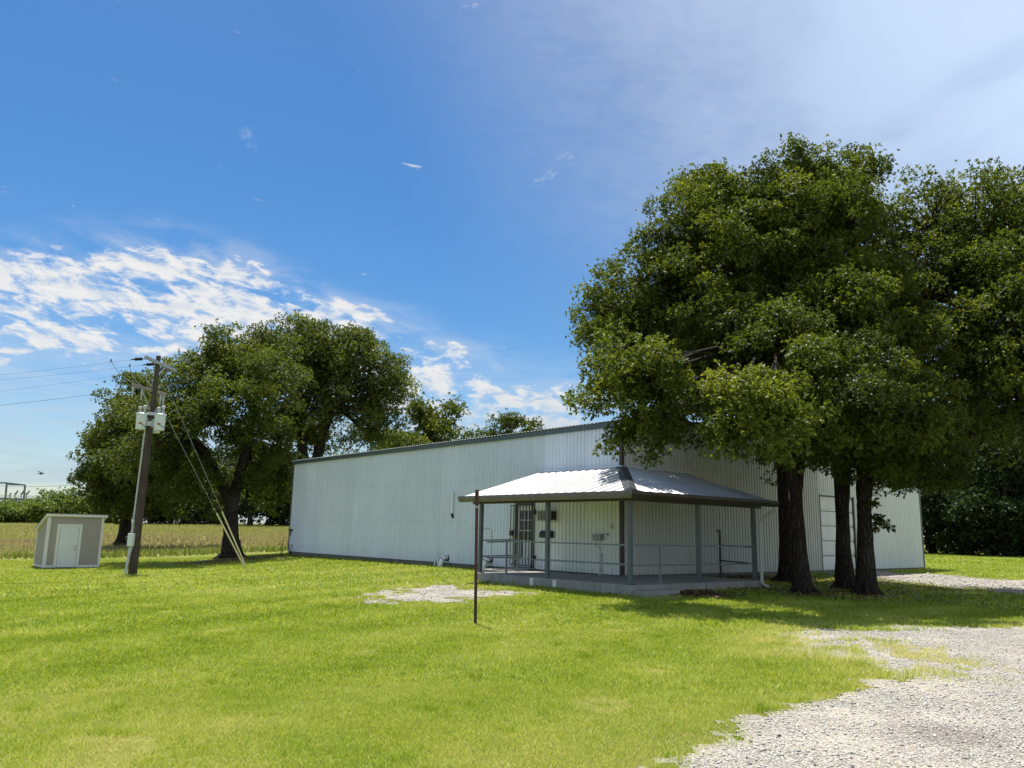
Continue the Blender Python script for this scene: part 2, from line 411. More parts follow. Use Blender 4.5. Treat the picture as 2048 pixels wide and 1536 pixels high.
    cl = t.math('MAXIMUM', t.math('MAXIMUM', c1, c2), t.math('MAXIMUM', t.math('MULTIPLY', c3, .80), c4))
    shade = t.ramp(t.math('SUBTRACT', t.math('ADD', nb, .35), t.math('MULTIPLY', n, .7)), .25, .62)
    ccol = t.mix(shade, (CLOUD * .80, CLOUD * .86, CLOUD * .93, 1), (CLOUD, CLOUD, CLOUD, 1))
    veilc = t.mix(t.ramp(c3, .2, .9), ccol, (CLOUD * .92, CLOUD * 1.08, CLOUD * 1.30, 1))
    veilc = t.mix(t.ramp(el_, .22, .06), veilc, (CLOUD * .55, CLOUD * .69, CLOUD * .81, 1))
    c = t.mix(cl, hs.outputs[0], veilc)
    # added bright overcast behind the viewer, unseen, to light shaded walls and crowns
    back = t.math('MULTIPLY', t.ramp(Y, .05, -.55), .55)
    c = t.mix(back, c, (CLOUD * .95, CLOUD * 1.06, CLOUD * 1.2, 1))
    t.put(bg.inputs[0], c); bg.inputs[1].default_value = .07
CLOUD = 6.6
world()
vs = sc.view_settings; vs.view_transform = 'Standard'; vs.look = 'None'; vs.exposure = .9; vs.gamma = 1
try: sc.display_settings.display_device = 'sRGB'
except Exception: pass
sc.cycles.max_bounces = 8; sc.cycles.transparent_max_bounces = 8; sc.cycles.diffuse_bounces = 4

# ------------------------------------------------------------------ terrain
ctrl = np.array([(0, 0, 0), (0, 6, 0), (4, 8, 0), (-4, 8, 0), (-8, 10, -.02), (10, 16, .05), (6, 14.5, .03), (-.5, 15, .03), (-8, 20, -.05), (-3, 18, .08), (0, 20, .12), (-2, 23, .12), (2.9, 19.5, .17), (4, 19.3, .18), (-.9, 25, .22), (7.2, 23.4, .28), (7.9, 21.9, .15), (9.7, 22.2, .15), (9.8, 23.8, .2), (8.7, 25.5, .26), (14, 22.5, .18), (13.2, 29, .3), (15, 33.4, .34), (18.1, 28.6, .28), (18.5, 36.2, .42), (11.9, 30.7, .36), (42, 80, .5), (46, 70, .5), (26, 45, .42), (30, 20, .2), (-3.5, 28, .24), (-6.5, 34, .27), (-11.2, 40.8, .25), (-10.9, 34, -.02), (-14.4, 41.5, -.02), (-15.2, 32.5, -.33), (-20, 37.5, -.42), (-27, 43, -.36), (-17, 53, -.12), (-30, 50, -.3), (-16, 22, -.18), (-14, 14, -.1), (-20, 30, -.33), (-40, 60, 0), (-22, 75, .75), (-45, 80, .9), (-30, 110, 1.6), (-60, 110, 1.35), (-35, 140, 2.0), (-85, 140, 1.4), (0, 60, .5), (0, 120, 1.5), (60, 130, .9), (-150, 300, 1.6), (150, 300, 1.2), (0, 350, 2.), (0, -30, 0), (-30, -10, 0), (30, -10, 0), (-60, 30, -.2), (60, 40, .3), (0, 1800, 2), (1800, 600, 1), (-1800, 600, 1), (-1800, -1800, 0), (1800, -1800, 0)], float)
def warp(x, y):
    r = np.hypot(x, y) + 1e-9; k = np.log1p(r / 18) * 18 / r
    return x * k, y * k
def tps_fit(P, z, lam=.6):
    n = len(P); D = np.hypot(P[:, None, 0] - P[None, :, 0], P[:, None, 1] - P[None, :, 1])
    K = D * D * np.log(D + 1e-9) + lam * np.eye(n); A = np.c_[np.ones(n), P]
    S = np.block([[K, A], [A.T, np.zeros((3, 3))]])
    return np.linalg.solve(S, np.r_[z, 0, 0, 0])
_cw = np.stack(warp(ctrl[:, 0], ctrl[:, 1]), 1); _w = tps_fit(_cw, ctrl[:, 2])
def gz(x, y):
    x = np.asarray(x, float); y = np.asarray(y, float); sh = x.shape
    u, v = warp(x.ravel(), y.ravel()); out = np.full(u.shape, _w[-3]) + _w[-2] * u + _w[-1] * v
    for i in range(len(_cw)):
        D2 = (u - _cw[i, 0]) ** 2 + (v - _cw[i, 1]) ** 2 + 1e-12; out += _w[i] * .5 * D2 * np.log(D2)
    return out.reshape(sh)
def G(x, y): return float(gz(np.array([x]), np.array([y]))[0])
def on(x, y, dz=0): return np.array([x, y, G(x, y) + dz])

DRIVE = [(.0, 4.0), (.55, 5.0), (1.16, 5.98), (1.77, 6.79), (2.84, 8.11), (4.02, 9.24), (4.5, 10.3), (4.35, 11.6), (4.45, 12.9), (4.7, 13.8), (5.6, 14.6), (9.98, 15.8), (16, 17.2), (24, 16), (24, 2), (4, 1)]
YARD = [(11.75, 30.2), (12.0, 30.75), (14.3, 32.6), (15.2, 33.3), (18.1, 29.2), (25, 25.5), (26, 18), (20, 18.5), (14.6, 22.9), (13.2, 26.5), (12.6, 28.6)]
PATCH = [(-3.45, 17.9), (-2.6, 17.6), (-1.2, 18.0), (-.2, 19.3), (.1, 20.2), (-.6, 21.4), (-1.5, 22.4), (-2.3, 22.3), (-2.8, 20.3)]
FIELD = [(-60, 27), (-27.1, 43.6), (-21.5, 48.9), (-17.2, 54), (-10, 56), (4, 58), (20, 130), (-40, 170), (-140, 120)]
def m_drive(x, y):
    d = sdpoly(DRIVE, x, y)
    v = d + (fbm(x * 1.1, y * 1.1, 3) - .5) * 1.5 + (fbm(x * 5, y * 5, 4) - .5) * .5
    scrub = np.exp(-((x - 5.15) ** 2 / 1.3 + (y - 12.0) ** 2 / 3.4))
    return v, d, scrub
def m_yard(x, y): return sdpoly(YARD, x, y) * .8 + (fbm(x * .9, y * .9, 13) - .5) * 1.6
def m_patch(x, y): return sdpoly(PATCH, x, y) * .8 + (fbm(x * 1.6, y * 1.6, 23) - .5) * 1.7 + (fbm(x * 4.5, y * 2.5, 24) - .5) * 1.3 - .04
TREES_AT = [(7.9, 21.9), (9.7, 22.2), (9.8, 23.8), (8.7, 25.5)]
def m_soil(x, y):
    s = np.zeros(np.shape(x))
    for tx, ty in TREES_AT: s = np.maximum(s, 1 - sstep(.3, 1.1, np.hypot(x - tx, y - ty)))
    s = np.maximum(s, .95 * (1 - sstep(.6, 2.2, np.hypot((x + 13.2) * .55, (y - 39.3) * .55))))
    s = np.maximum(s, .8 * sstep(-.6, .4, sdpoly([(7.3, 25.0), (12.6, 29.0), (11.8, 30.8), (7.6, 27.0), (6.9, 26.2)], x, y)))
    s = np.maximum(s, .9 * sstep(-.3, .3, sdpoly([(3.9, 19.5), (5.2, 20.0), (5.5, 21.0), (4.2, 20.2)], x, y)))
    s = np.maximum(s, .7 * sstep(-1., .6, sdpoly([(12.2, 28.6), (14.6, 22.9), (12.6, 22.8), (11.4, 27.5)], x, y)))
    s = np.maximum(s, .55 * sstep(-.9, .2, m_drive(x, y)[1]))
    s = np.maximum(s, .55 * sstep(-.6, .2, sdpoly(PATCH, x, y)))
    return s
def make_ground():
    rr = np.concatenate([np.linspace(.4, 4, 8), np.linspace(4.3, 30, 130), np.geomspace(30.5, 160, 110), np.geomspace(170, 4000, 26)])
    th = np.concatenate([np.linspace(-180, -46, 40, endpoint=False), np.linspace(-46, 46, 330, endpoint=False), np.linspace(46, 180, 40, endpoint=False)])
    th = np.radians(th); nt = len(th)
    A, B = np.meshgrid(rr, th, indexing='ij'); X = (A * np.sin(B)).ravel(); Y = (A * np.cos(B)).ravel()
    Z = gz(X, Y) + (fbm(X * .7, Y * .7, 50) - .5) * .05 * sstep(60, 20, np.hypot(X, Y))
    V = np.c_[X, Y, Z]; V = np.vstack([V, [[0, 0, 0]]])
    i = np.arange(len(rr) - 1)[:, None] * nt; j = np.arange(nt)[None, :]; j2 = (j + 1) % nt
    Fq = np.stack([i + j, i + j2, i + nt + j2, i + nt + j], -1).reshape(-1, 4)[:, ::-1]
    fld = np.r_[sstep(-.8, .8, sdpoly(FIELD, X, Y) + (fbm(X * .5, Y * .5, 60) - .5) * 1.5), 0]
    so = np.r_[m_soil(X, Y), 0]
    o = npmesh('lawn_ground', V, 4, M['ground'], attrs={'field': fld, 'soil': so}, smooth=True, faces=Fq)
    tag(o, kind='structure')
make_ground()
def gsheet(name, x0, x1, y0, y1, st, fn, dz):
    xs = np.arange(x0, x1, st); ys = np.arange(y0, y1, st); X, Y = np.meshgrid(xs, ys, indexing='ij'); X = X.ravel(); Y = Y.ravel()
    k = fn(X, Y) > 0
    Z = gz(X, Y) + (fbm(X * .7, Y * .7, 50) - .5) * .05 * sstep(60, 20, np.hypot(X, Y)) + dz
    n = len(ys); I = np.arange(len(xs) - 1)[:, None] * n + np.arange(n - 1)[None, :]; I = I.ravel()
    Fq = np.stack([I, I + n, I + n + 1, I + 1], 1); kk = k[Fq].sum(1) >= 3; Fq = Fq[kk]
    u = np.unique(Fq); mp = np.zeros(len(X), np.int64); mp[u] = np.arange(len(u))
    o = npmesh(name, np.c_[X, Y, Z][u], 4, M['gravel'], smooth=True, faces=mp[Fq]); tag(o, kind='structure'); return o
gsheet('gravel_driveway', -.6, 24, 2.0, 18.5, .07, lambda x, y: m_drive(x, y)[0] + .1 + (rng.random(x.shape) - .5) * .5 * sstep(.6, 0, np.abs(m_drive(x, y)[0])), .008)
gsheet('gravel_yard', 10.5, 26, 17.5, 34, .12, lambda x, y: m_yard(x, y) + (rng.random(x.shape) - .5) * .5, .008)
gsheet('gravel_patch', -4.2, .8, 17, 23.2, .07, lambda x, y: m_patch(x, y) + (rng.random(x.shape) - .5) * .5, .008)

# ------------------------------------------------------------------ grass, stones, litter (nobody could count them)
BUILD = [tuple(BL(-.05, .02, 0)[:2]), tuple(BL(LL + .1, .02, 0)[:2]), tuple((BL(LL, 0, 0) + er * LR)[:2]), tuple(BR(LR + .1, .02, 0)[:2])]
SLAB = [tuple(BL(-2.93, 2.93, 0)[:2]), tuple(BL(3.13, 2.93, 0)[:2]), tuple(BL(3.13, 1.1, 0)[:2]), tuple(BL(5.1, 1.1, 0)[:2]), tuple(BL(5.1, -1, 0)[:2]), tuple(BR(3.0, -1, 0)[:2]), tuple(BR(2.65, 2.93, 0)[:2])]
SHED0 = np.array([-20.72, 36.42, 0]); SW, SD = 2.30, 2.1
SHEDP = [tuple((SHED0 + er * a + el * b)[:2]) for a, b in ((-.05, -.05), (SW + .05, -.05), (SW + .05, SD + .05), (-.05, SD + .05))]
def scatter(n, r0, r1, a0, a1):
    r = np.sqrt(rng.uniform(r0 * r0, r1 * r1, n)); a = np.radians(rng.uniform(a0, a1, n)); return r * np.sin(a), r * np.cos(a), r
def blades(x, y, h, w, lean, tint, zoff=0.):
    n = len(x); a = rng.uniform(0, 2 * np.pi, n); b = rng.uniform(0, 2 * np.pi, n)
    z = gz(x, y) + (fbm(x * .7, y * .7, 50) - .5) * .05 * sstep(60, 20, np.hypot(x, y)) + zoff
    dx = np.cos(a) * w / 2; dy = np.sin(a) * w / 2; L = lean * h
    tx = x + np.cos(b) * L; ty = y + np.sin(b) * L
    V = np.empty((n, 3, 3)); V[:, 0] = np.c_[x - dx, y - dy, z - .004]; V[:, 1] = np.c_[x + dx, y + dy, z - .004]; V[:, 2] = np.c_[tx, ty, z + h]
    return V.reshape(-1, 3), np.repeat(tint, 3)
def lawn():
    Vs = []; Ts = []
    for n, r0, r1, w, h in ((330000, 4.9, 9, .0055, .030), (300000, 9, 14, .0095, .036), (250000, 14, 22, .017, .043), (240000, 22, 50, .034, .055), (60000, 50, 95, .09, .08)):
        if r0 < 50: x, y, r = scatter(n, r0, r1, -39, 39)
        else: x, y, r = scatter(n, r0, r1, 18, 36)
        gd, d, scrub = m_drive(x, y)
        gd = np.maximum(np.maximum(gd, m_yard(x, y)), m_patch(x, y))
        keep = sstep(.26, -.36, gd) + .02 * (gd < 1.2) * (fbm(x * 3, y * 3, 31) > .55)
        keep = np.maximum(keep, .55 * sstep(.08, .45, scrub) * sstep(.40, .58, fbm(x * 5.5, y * 3.2, 77)) * (gd < 2.8))
        keep *= 1 - .8 * m_soil(x, y) * sstep(.35, .6, fbm(x * 1.5, y * 1.5, 32)) * (np.hypot(x - 3, y - 8) > 7)
        for pg in (BUILD, SLAB, SHEDP): keep *= sdpoly(pg, x, y) < 0
        keep *= sdpoly(FIELD, x, y) < .3
        k = rng.random(n) < keep; x, y, r, scrub = x[k], y[k], r[k], scrub[k]
        big = fbm(x * .28, y * .28, 40); mid = fbm(x * 1.3, y * 1.3, 41); cl = fbm(x * 5, y * 5, 42)
        edge = sstep(-1.6, .1, np.maximum(m_drive(x, y)[1], sdpoly(PATCH, x, y)))
        near = sstep(16, 5, r)
        # mown bands that curve across the lawn
        band = .5 + .5 * np.sin((np.hypot(x - 26, y + 4)) * 2 * np.pi / 2.3 + 2 * fbm(x * .2, y * .2, 45))
        t = .45 + .5 * (big - .5) + .36 * (mid - .5) + .32 * (cl - .5) + .17 * (band - .5) + .22 * edge + .14 * near + rng.normal(0, .19, len(x))
        hh = h * rng.uniform(.55, 1.25, len(x)) * (.75 + .6 * mid) * (1 + .7 * (rng.random(len(x)) < .015))
        # longer unmown grass against walls, slab and poles
        tall = np.zeros(len(x))
        for pg in (BUILD, SLAB, SHEDP): tall = np.maximum(tall, sstep(-.35, -.02, sdpoly(pg, x, y)))
        t += .30 * sstep(.1, .6, scrub) * sstep(.35, .6, fbm(x * 2, y * 2, 61))
        wn = fbm(x * 2.9, y * 2.9, 101, 2); weed = sstep(.80, .86, wn) * (r < 26); hh *= 1 + .8 * weed; t -= .16 * weed
        thin = sstep(.76, .84, fbm(x * 1.1, y * 1.1, 131, 3)) * (r < 30); t += .30 * thin; hh *= 1 - .4 * thin
        rim = sstep(.45, .05, np.abs(gd[k] + .05)) * sstep(.5, .62, fbm(x * 2.4, y * 2.4, 88)) * (r < 20)
        hh *= 1 + .9 * scrub + .9 * rim; t -= .24 * rim
        hh *= 1 + 1.0 * tall * rng.random(len(x)); t -= .15 * tall
        V, T = blades(x, y, hh, w * rng.uniform(.7, 1.3, len(x)), rng.uniform(.2, 1.5, len(x)), np.clip(t, 0, 1))
        Vs.append(V); Ts.append(T)
    tag(npmesh('lawn_grass', np.vstack(Vs), 3, M['grass'], attrs={'tint': np.concatenate(Ts)}), 'short mown bright green lawn grass spread around the metal building', 'grass', kind='stuff')
lawn()
def field():
    n = 240000
    x, y, r = scatter(n, 40, 150, -48, 2)
    d = sdpoly(FIELD, x, y); k = (d > -.2) & (rng.random(n) < sstep(180, 45, r) + .25); x, y, r, d = x[k], y[k], r[k], d[k]
    e = d * .9
    t = np.full(len(x), .45) + .5 * (fbm(x * .12, y * .3, 70) - .5) + rng.normal(0, .10, len(x))
    t += .35 * sstep(4, 9, e) * sstep(26, 16, e)          # browner strip a little way in
    t -= .45 * sstep(4.5, 0, e)                            # green margin
    t = np.clip(t, 0, 1)
    h = rng.uniform(.12, .34, len(x)) * (1 + .9 * sstep(4, 0, e)); w = .035 + r * .0008
    V, T = blades(x, y, h, w, rng.uniform(.1, .7, len(x)), t)
    tag(npmesh('field_grass', V, 3, M['fieldgrass'], attrs={'tint': T}), 'tall dry straw coloured grass of the field beyond the lawn', 'field grass', kind='stuff')
field()
def stones():
    Vs = []; Ts = []; Fs = []; nv = 0
    for fn, n, x0, x1, y0, y1, smin, smax in ((lambda x, y: m_drive(x, y)[0] - .3 * m_drive(x, y)[2], 150000, -.6, 14, 4.3, 16.5, .006, .019), (m_patch, 3500, -4, .6, 17, 23, .012, .03), (m_yard, 9000, 10.5, 22, 18, 34, .02, .05)):
        x = rng.uniform(x0, x1, n); y = rng.uniform(y0, y1, n); v = fn(x, y)
        k = (v > -.12) & (rng.random(n) < sstep(-.3, .25, v)) & (np.abs(x) < y * .72 + .5) & (rng.random(n) < .45 + .75 * fbm(x * 1.2, y * 1.2, 90))
        x, y = x[k], y[k]; n = len(x)
        s = smin + (smax - smin) * rng.random(n) ** 5
        o = np.array([(1, 0, 0), (0, 1, 0), (-1, 0, 0), (0, -1, 0), (0, 0, .7), (0, 0, -.7)]) 
        J = o[None] * rng.uniform(.6, 1.25, (n, 6, 3)) + rng.normal(0, .15, (n, 6, 3))
        a = rng.uniform(0, 6.28, n); ca, sa = np.cos(a), np.sin(a)
        Q = np.stack([J[..., 0] * ca[:, None] - J[..., 1] * sa[:, None], J[..., 0] * sa[:, None] + J[..., 1] * ca[:, None], J[..., 2]], -1) * s[:, None, None]
        z = gz(x, y) + (fbm(x * .7, y * .7, 50) - .5) * .05 + .008
        Q += np.c_[x, y, z + s * .25][:, None, :]
        f = np.array([(0, 1, 4), (1, 2, 4), (2, 3, 4), (3, 0, 4), (1, 0, 5), (2, 1, 5), (3, 2, 5), (0, 3, 5)])
        Fs.append((f[None] + (np.arange(n) * 6)[:, None, None] + nv).reshape(-1, 3)); nv += n * 6
        Vs.append(Q.reshape(-1, 3)); Ts.append(np.repeat(np.clip(rng.beta(2.2, 1.6, n) - (rng.random(n) < .05), 0, 1), 6))
    tag(npmesh('gravel_stones', np.vstack(Vs), 3, M['stone'], attrs={'tint': np.concatenate(Ts)}, faces=np.vstack(Fs)), 'loose pale limestone gravel scattered over the driveway', 'gravel', kind='stuff')
stones()
def litter():
    P = []
    for (cx, cy, sx, sy, n) in ((4.7, 20.2, .5, .45, 900), (8.0, 26.4, 1.0, .6, 900), (-13.0, 39.0, 2.0, 1.1, 1500), (8.8, 22.4, 1.6, 1.1, 900), (11.6, 26.6, 1.2, 2., 700)):
        P.append(np.c_[rng.normal(cx, sx, n), rng.normal(cy, sy, n)])
    P = np.vstack(P); k = np.ones(len(P), bool)
    for pg in (BUILD, SLAB): k &= sdpoly(pg, P[:, 0], P[:, 1]) < 0
    P = P[k]; n = len(P); z = gz(P[:, 0], P[:, 1]) + .03 + rng.uniform(0, .03, n)
    a = rng.uniform(0, 6.28, n); L = rng.uniform(.04, .09, n); d = np.c_[np.cos(a), np.sin(a), rng.uniform(-.4, .4, n)] * L[:, None]; e = np.c_[-np.sin(a), np.cos(a), rng.uniform(-.5, .5, n)] * L[:, None] * .35
    c = np.c_[P, z]; V = np.stack([c - d, c + e, c + d, c - e], 1).reshape(-1, 3)
    tag(npmesh('leaf_litter', V, 4, M['dryleaf'], attrs={'tint': np.repeat(rng.random(n), 4)}), 'brown fallen leaves lying under the oaks and beside the porch steps', 'leaf litter', kind='stuff')
litter()

# ------------------------------------------------------------------ trees
def unit(a): return a / (np.linalg.norm(a, axis=-1, keepdims=True) + 1e-9)
def crown(name, lobes, mat_, parent, nleaf, leaf, rc, seed, droop=.1, fill=.12, tintbase=.42):
    g = np.random.default_rng(seed)
    ltint = np.array([L[6] if len(L) > 6 else 0. for L in lobes]); lobes = np.array([L[:6] for L in lobes], float)   # x y z rx ry rz (leaf tint that paints in sunlight)
    area = (lobes[:, 3] * lobes[:, 4] + lobes[:, 3] * lobes[:, 5] + lobes[:, 4] * lobes[:, 5])
    ncl = np.maximum(6, (area / (rc * rc) * 1.9)).astype(int)
    cc = []; cdir = []; crad = []; lt = np.repeat(ltint, ncl)
    for L, n in zip(lobes, ncl):
        d = unit(g.normal(size=(n, 3))); flip = (d[:, 2] < -.35) & (g.random(n) < .6); d[flip, 2] *= -1
        rad = np.where(g.random(n) < fill * 2, g.uniform(.25, .7, n), g.uniform(.72, 1.08, n))
        cc.append(L[:3] + d * L[3:6] * rad[:, None]); cdir.append(d); crad.append(rc * g.uniform(.45, 1.35, n))
    cc = np.vstack(cc); cdir = np.vstack(cdir); crad = np.concatenate(crad)
    # ragged outline: boughs of uneven reach, and bare pockets between them
    q = cc / (rc * 3.2); bn = fbm(q[:, 0] + q[:, 2] * .7, q[:, 1] + q[:, 2] * .9, seed, 2)
    cc = cc + cdir * ((bn - .5) * rc * 3.3)[:, None]; keep = (bn > .30) | (g.random(len(cc)) < .35)
    cc, cdir, crad, lt = cc[keep], cdir[keep], crad[keep], lt[keep]
    wt = crad ** 2; nr = np.maximum(3, (wt / wt.sum() * nleaf / 6)).astype(int)
    ci = np.repeat(np.arange(len(cc)), nr); n = len(ci)
    d = unit(g.normal(size=(n, 3)) + .35 * cdir[ci] + np.array([0, 0, .25])); rr = g.random(n) ** .42
    pos = cc[ci] + d * (crad[ci] * rr)[:, None] * np.array([1.1, 1.1, .72])
    # sprigs that stand out of the clump
    k = g.random(n) < .22; pos[k] += unit(d[k] + np.array([0, 0, .4])) * (g.random(k.sum()) * .5 * crad[ci[k]])[:, None]
    axis = unit(d * .9 + cdir[ci] * .4 + g.normal(size=(n, 3)) * .45 + np.array([0, 0, .05 - droop]))
    ctint = tintbase + lt + g.normal(0, .16, len(cc)); t = ctint[ci]
    K = 6
    ax = np.repeat(axis, K, 0); p = np.repeat(pos, K, 0); tt = np.repeat(t, K) + g.normal(0, .09, n * K)
    dirn = unit(ax * .55 + g.normal(size=(n * K, 3)) * .62)
    ref = unit(g.normal(size=(n * K, 3)) * .8 + np.array([0, 0, 1.]) + .3 * ax)
    side = unit(np.cross(dirn, ref)); ln = leaf * g.uniform(.65, 1.25, n * K)[:, None]; wd = ln * .27
    base = p + dirn * ln * .08; mid = base + dirn * ln * .58; tip = base + dirn * ln + np.array([0, 0, -.12]) * ln
    V = np.stack([base, mid + side * wd, tip, mid - side * wd], 1).reshape(-1, 3)
    o = npmesh(name, V, 4, mat_, parent, attrs={'tint': np.repeat(np.clip(tt, 0, 1), 4)})
    return o, cc
def bez(a, b, c, n=7):
    return [a * (1 - t) ** 2 + b * 2 * t * (1 - t) + c * t * t for t in np.linspace(0, 1, n)]
def tree(name, label, group, base, fork, r0, lobes, nleaf, leaf, rc, seed, mat_=None, forks=None, tintbase=.42, limbs=True, cat='tree', fill=.12):
    """base point, list of trunk points up to the fork(s), lobes: (x,y,z,rx,ry,rz)"""
    random.seed(seed)
    t = empty(name, base, label, cat, group)
    b = MB(); forks = forks or [[fork]]
    base = np.asarray(base, float)
    ends = []
    for path in forks:
        pts = [base + np.array([0, 0, -.25]), base + (np.asarray(path[0]) - base) * .04]
        prev = base
        allp = [base] + [np.asarray(p, float) for p in path]
        dense = []
        for i in range(len(allp) - 1):
            for u in np.linspace(0, 1, 9)[1:]:
                dense.append(allp[i] * (1 - u) + allp[i + 1] * u + np.array([random.uniform(-.03, .03), random.uniform(-.03, .03), 0]) * r0 * 2)
        pts += dense; m = len(pts)
        rad = [r0 * 1.7, r0 * 1.42] + [r0 * (1.0 + .36 * math.exp(-9 * i / len(dense) * 1.3)) * (1 - .42 * i / len(dense)) for i in range(len(dense))]
        b.tube(pts, rad, 16, True, 0, .10); ends.append((pts[-1], rad[-1]))
    for k in range(6 if r0 < .3 else 7):
        th = k * 2 * math.pi / 6 + random.uniform(-.35, .35); dr = np.array([math.cos(th), math.sin(th), 0.]); q = base + dr * r0 * random.uniform(2.3, 3.3); q[2] = G(q[0], q[1]) - .06
        b.tube(bez(base + dr * r0 * .7 + UP * r0 * random.uniform(1.6, 2.6), base + dr * r0 * 1.15 + UP * .06, q, 6), list(np.linspace(r0 * .46, r0 * .16, 6)), 8, True, 0, .12)
    b.build('trunk', M['bark'], t, smooth=True)
    mat_ = mat_ or M['leaf']
    co, cc = crown('crown', lobes, mat_, t, nleaf, leaf, rc, seed, tintbase=tintbase, fill=fill)
    if limbs:
        lb = MB()
        L = np.array([q[:6] for q in lobes], float)
        for k in range(len(L)):
            c = L[k, :3]
            e, er_ = min(ends, key=lambda q: np.linalg.norm(q[0] - c))
            mid = e * .45 + c * .55 + np.array([random.uniform(-.3, .3), random.uniform(-.3, .3), .25 * np.linalg.norm(c - e) * .5])
            pts = bez(e, mid, c, 8); ra = er_ * .62
            lb.tube(pts, list(np.linspace(ra, ra * .28, 8)), 8, True, 0, .12)
            d = np.linalg.norm((cc - c) / L[k, 3:6], axis=1); near = np.where(d < 1.1)[0]
            for q in near[::2]:
                m2 = (c + cc[q]) / 2 + np.array([random.uniform(-.2, .2), random.uniform(-.2, .2), random.uniform(-.05, .25)])
                lb.tube(bez(pts[random.randint(4, 7)], m2, cc[q], 5), list(np.linspace(ra * .25, .012, 5)), 5, False)
        lb.build('limb', M['bark'], t, smooth=True)
    return t
def lob(px, py, Y, rpx, ry=None, rzf=.85, tint=0.):
    """lobe centred where the photo shows it, radius in photo pixels at that distance"""
    c = at(px, py, Y); r = rpx / F * np.linalg.norm(c - np.array([0, 0, HC])); return (*c, r, ry or r, r * rzf, tint)

GRP = 'oaks standing by the porch'
# front oak, its crown reaching far to the left over the porch
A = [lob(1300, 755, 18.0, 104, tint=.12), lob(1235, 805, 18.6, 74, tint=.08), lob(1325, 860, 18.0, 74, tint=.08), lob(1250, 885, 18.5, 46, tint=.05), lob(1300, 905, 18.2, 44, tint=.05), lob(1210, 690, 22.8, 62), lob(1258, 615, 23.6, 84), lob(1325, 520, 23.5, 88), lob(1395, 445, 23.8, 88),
     lob(1370, 615, 23.0, 98), (3.4, 24.2, 7.7, .9, .9, .5), (5.2, 25.0, 7.7, .9, .9, .5), (4.3, 22.9, 7.3, .8, .8, .5), (6.4, 24.6, 7.4, .6, .6, .4), lob(1460, 700, 21.2, 95), lob(1480, 790, 17.2, 62, tint=.22), lob(1550, 785, 17.0, 56, tint=.26), lob(1520, 850, 16.9, 66, tint=.24), lob(1595, 835, 17.5, 46, tint=.18), lob(1450, 872, 17.5, 58, tint=.22), lob(1425, 800, 18.2, 50, tint=.12), lob(1480, 540, 22.6, 100), lob(1570, 630, 22.0, 95), lob(1610, 900, 20.0, 66, rzf=.6), lob(1600, 750, 21.0, 85), (5.7, 22.3, 5.8, .8, .8, .5), lob(1555, 690, 19.6, 78)]  # tint paints sunlight into the leaf colour of the low front boughs
tree('oak_tree', 'oak with the thickest front trunk and low sunlit boughs reaching left over the porch roof', GRP, on(7.86, 21.87), None, .185, A, 230000, .096, .42, 11,
     forks=[[at(1592, 1000, 21.9), at(1578, 880, 21.9), at(1540, 700, 21.6)], [at(1592, 1000, 21.9), at(1600, 880, 22), at(1610, 720, 21.8)]])
B = [lob(1500, 405, 24.0, 80), lob(1585, 370, 24.0, 78), lob(1675, 375, 24.2, 74), lob(1560, 460, 23.0, 90), lob(1660, 470, 23, 95), lob(1715, 470, 24, 68), lob(1640, 570, 22.5, 95), lob(1740, 600, 23, 85), lob(1500, 470, 25.5, 95), lob(1420, 390, 25.2, 45), lob(1700, 700, 24, 90)]
tree('oak_tree', 'tall oak with the highest crown, its trunk before the white garage door', GRP, on(9.82, 23.84), None, .20, B, 180000, .096, .44, 12,
     forks=[[at(1684, 1010, 23.8), at(1672, 880, 23.8), at(1650, 690, 23.6)], [at(1684, 1010, 23.8), at(1700, 860, 24), at(1720, 640, 24)]])
Cc = [lob(1690, 770, 18.8, 92), lob(1790, 830, 20.5, 90), lob(1720, 880, 20.0, 70), lob(1830, 900, 21.5, 80), lob(1770, 930, 21.5, 65), lob(1640, 690, 21.8, 90), lob(1790, 700, 21, 90), lob(1880, 780, 22.5, 80), lob(1690, 620, 21.0, 80), lob(1850, 960, 23, 48), lob(1660, 850, 20.5, 60)]
tree_c = tree('oak_tree', 'oak with the rightmost of the three dark front trunks', GRP, on(9.72, 22.2), None, .205, Cc, 180000, .096, .42, 13,
     forks=[[at(1728, 1010, 22.2), at(1722, 880, 22.1), at(1712, 760, 21.8)], [at(1728, 1010, 22.2), at(1745, 880, 22.3), at(1790, 740, 22.3)]])
SP = tree_c
for i_, q_ in enumerate(((1750, 1012, 22.0, 9), (1759, 1038, 22.0, 11), (1767, 1055, 22.0, 9))): crown('twig', [lob(*q_)], M['leaf'], SP, 160, .11, .12, 77 + i_)
tw = MB()
for a_, b_ in (((1738, 1060), (1770, 1054)), ((1738, 1050), (1762, 1036)), ((1736, 1022), (1752, 1010))): tw = MB(); tw.tube([at(*a_, 22.15), at(*b_, 22.0)], [.014, .006], 6); tw.build('twig_stem', M['bark'], SP)
D = [lob(1330, 660, 25.8, 90), lob(1420, 720, 25.2, 90), lob(1390, 800, 24.6, 70), lob(1280, 720, 25, 65), lob(1450, 830, 24.6, 65), lob(1480, 620, 27, 100), lob(1560, 560, 28, 110), lob(1620, 680, 27, 90), lob(1500, 780, 26.5, 85), lob(1560, 880, 26.5, 70)]
tree('oak_tree', 'oak whose dark trunk stands half hidden behind the thickest front trunk', GRP, on(8.7, 25.46), None, .20, D, 110000, .105, .5, 14,
     forks=[[at(1568, 1010, 25.5), at(1560, 860, 25.6), at(1550, 700, 26)]])
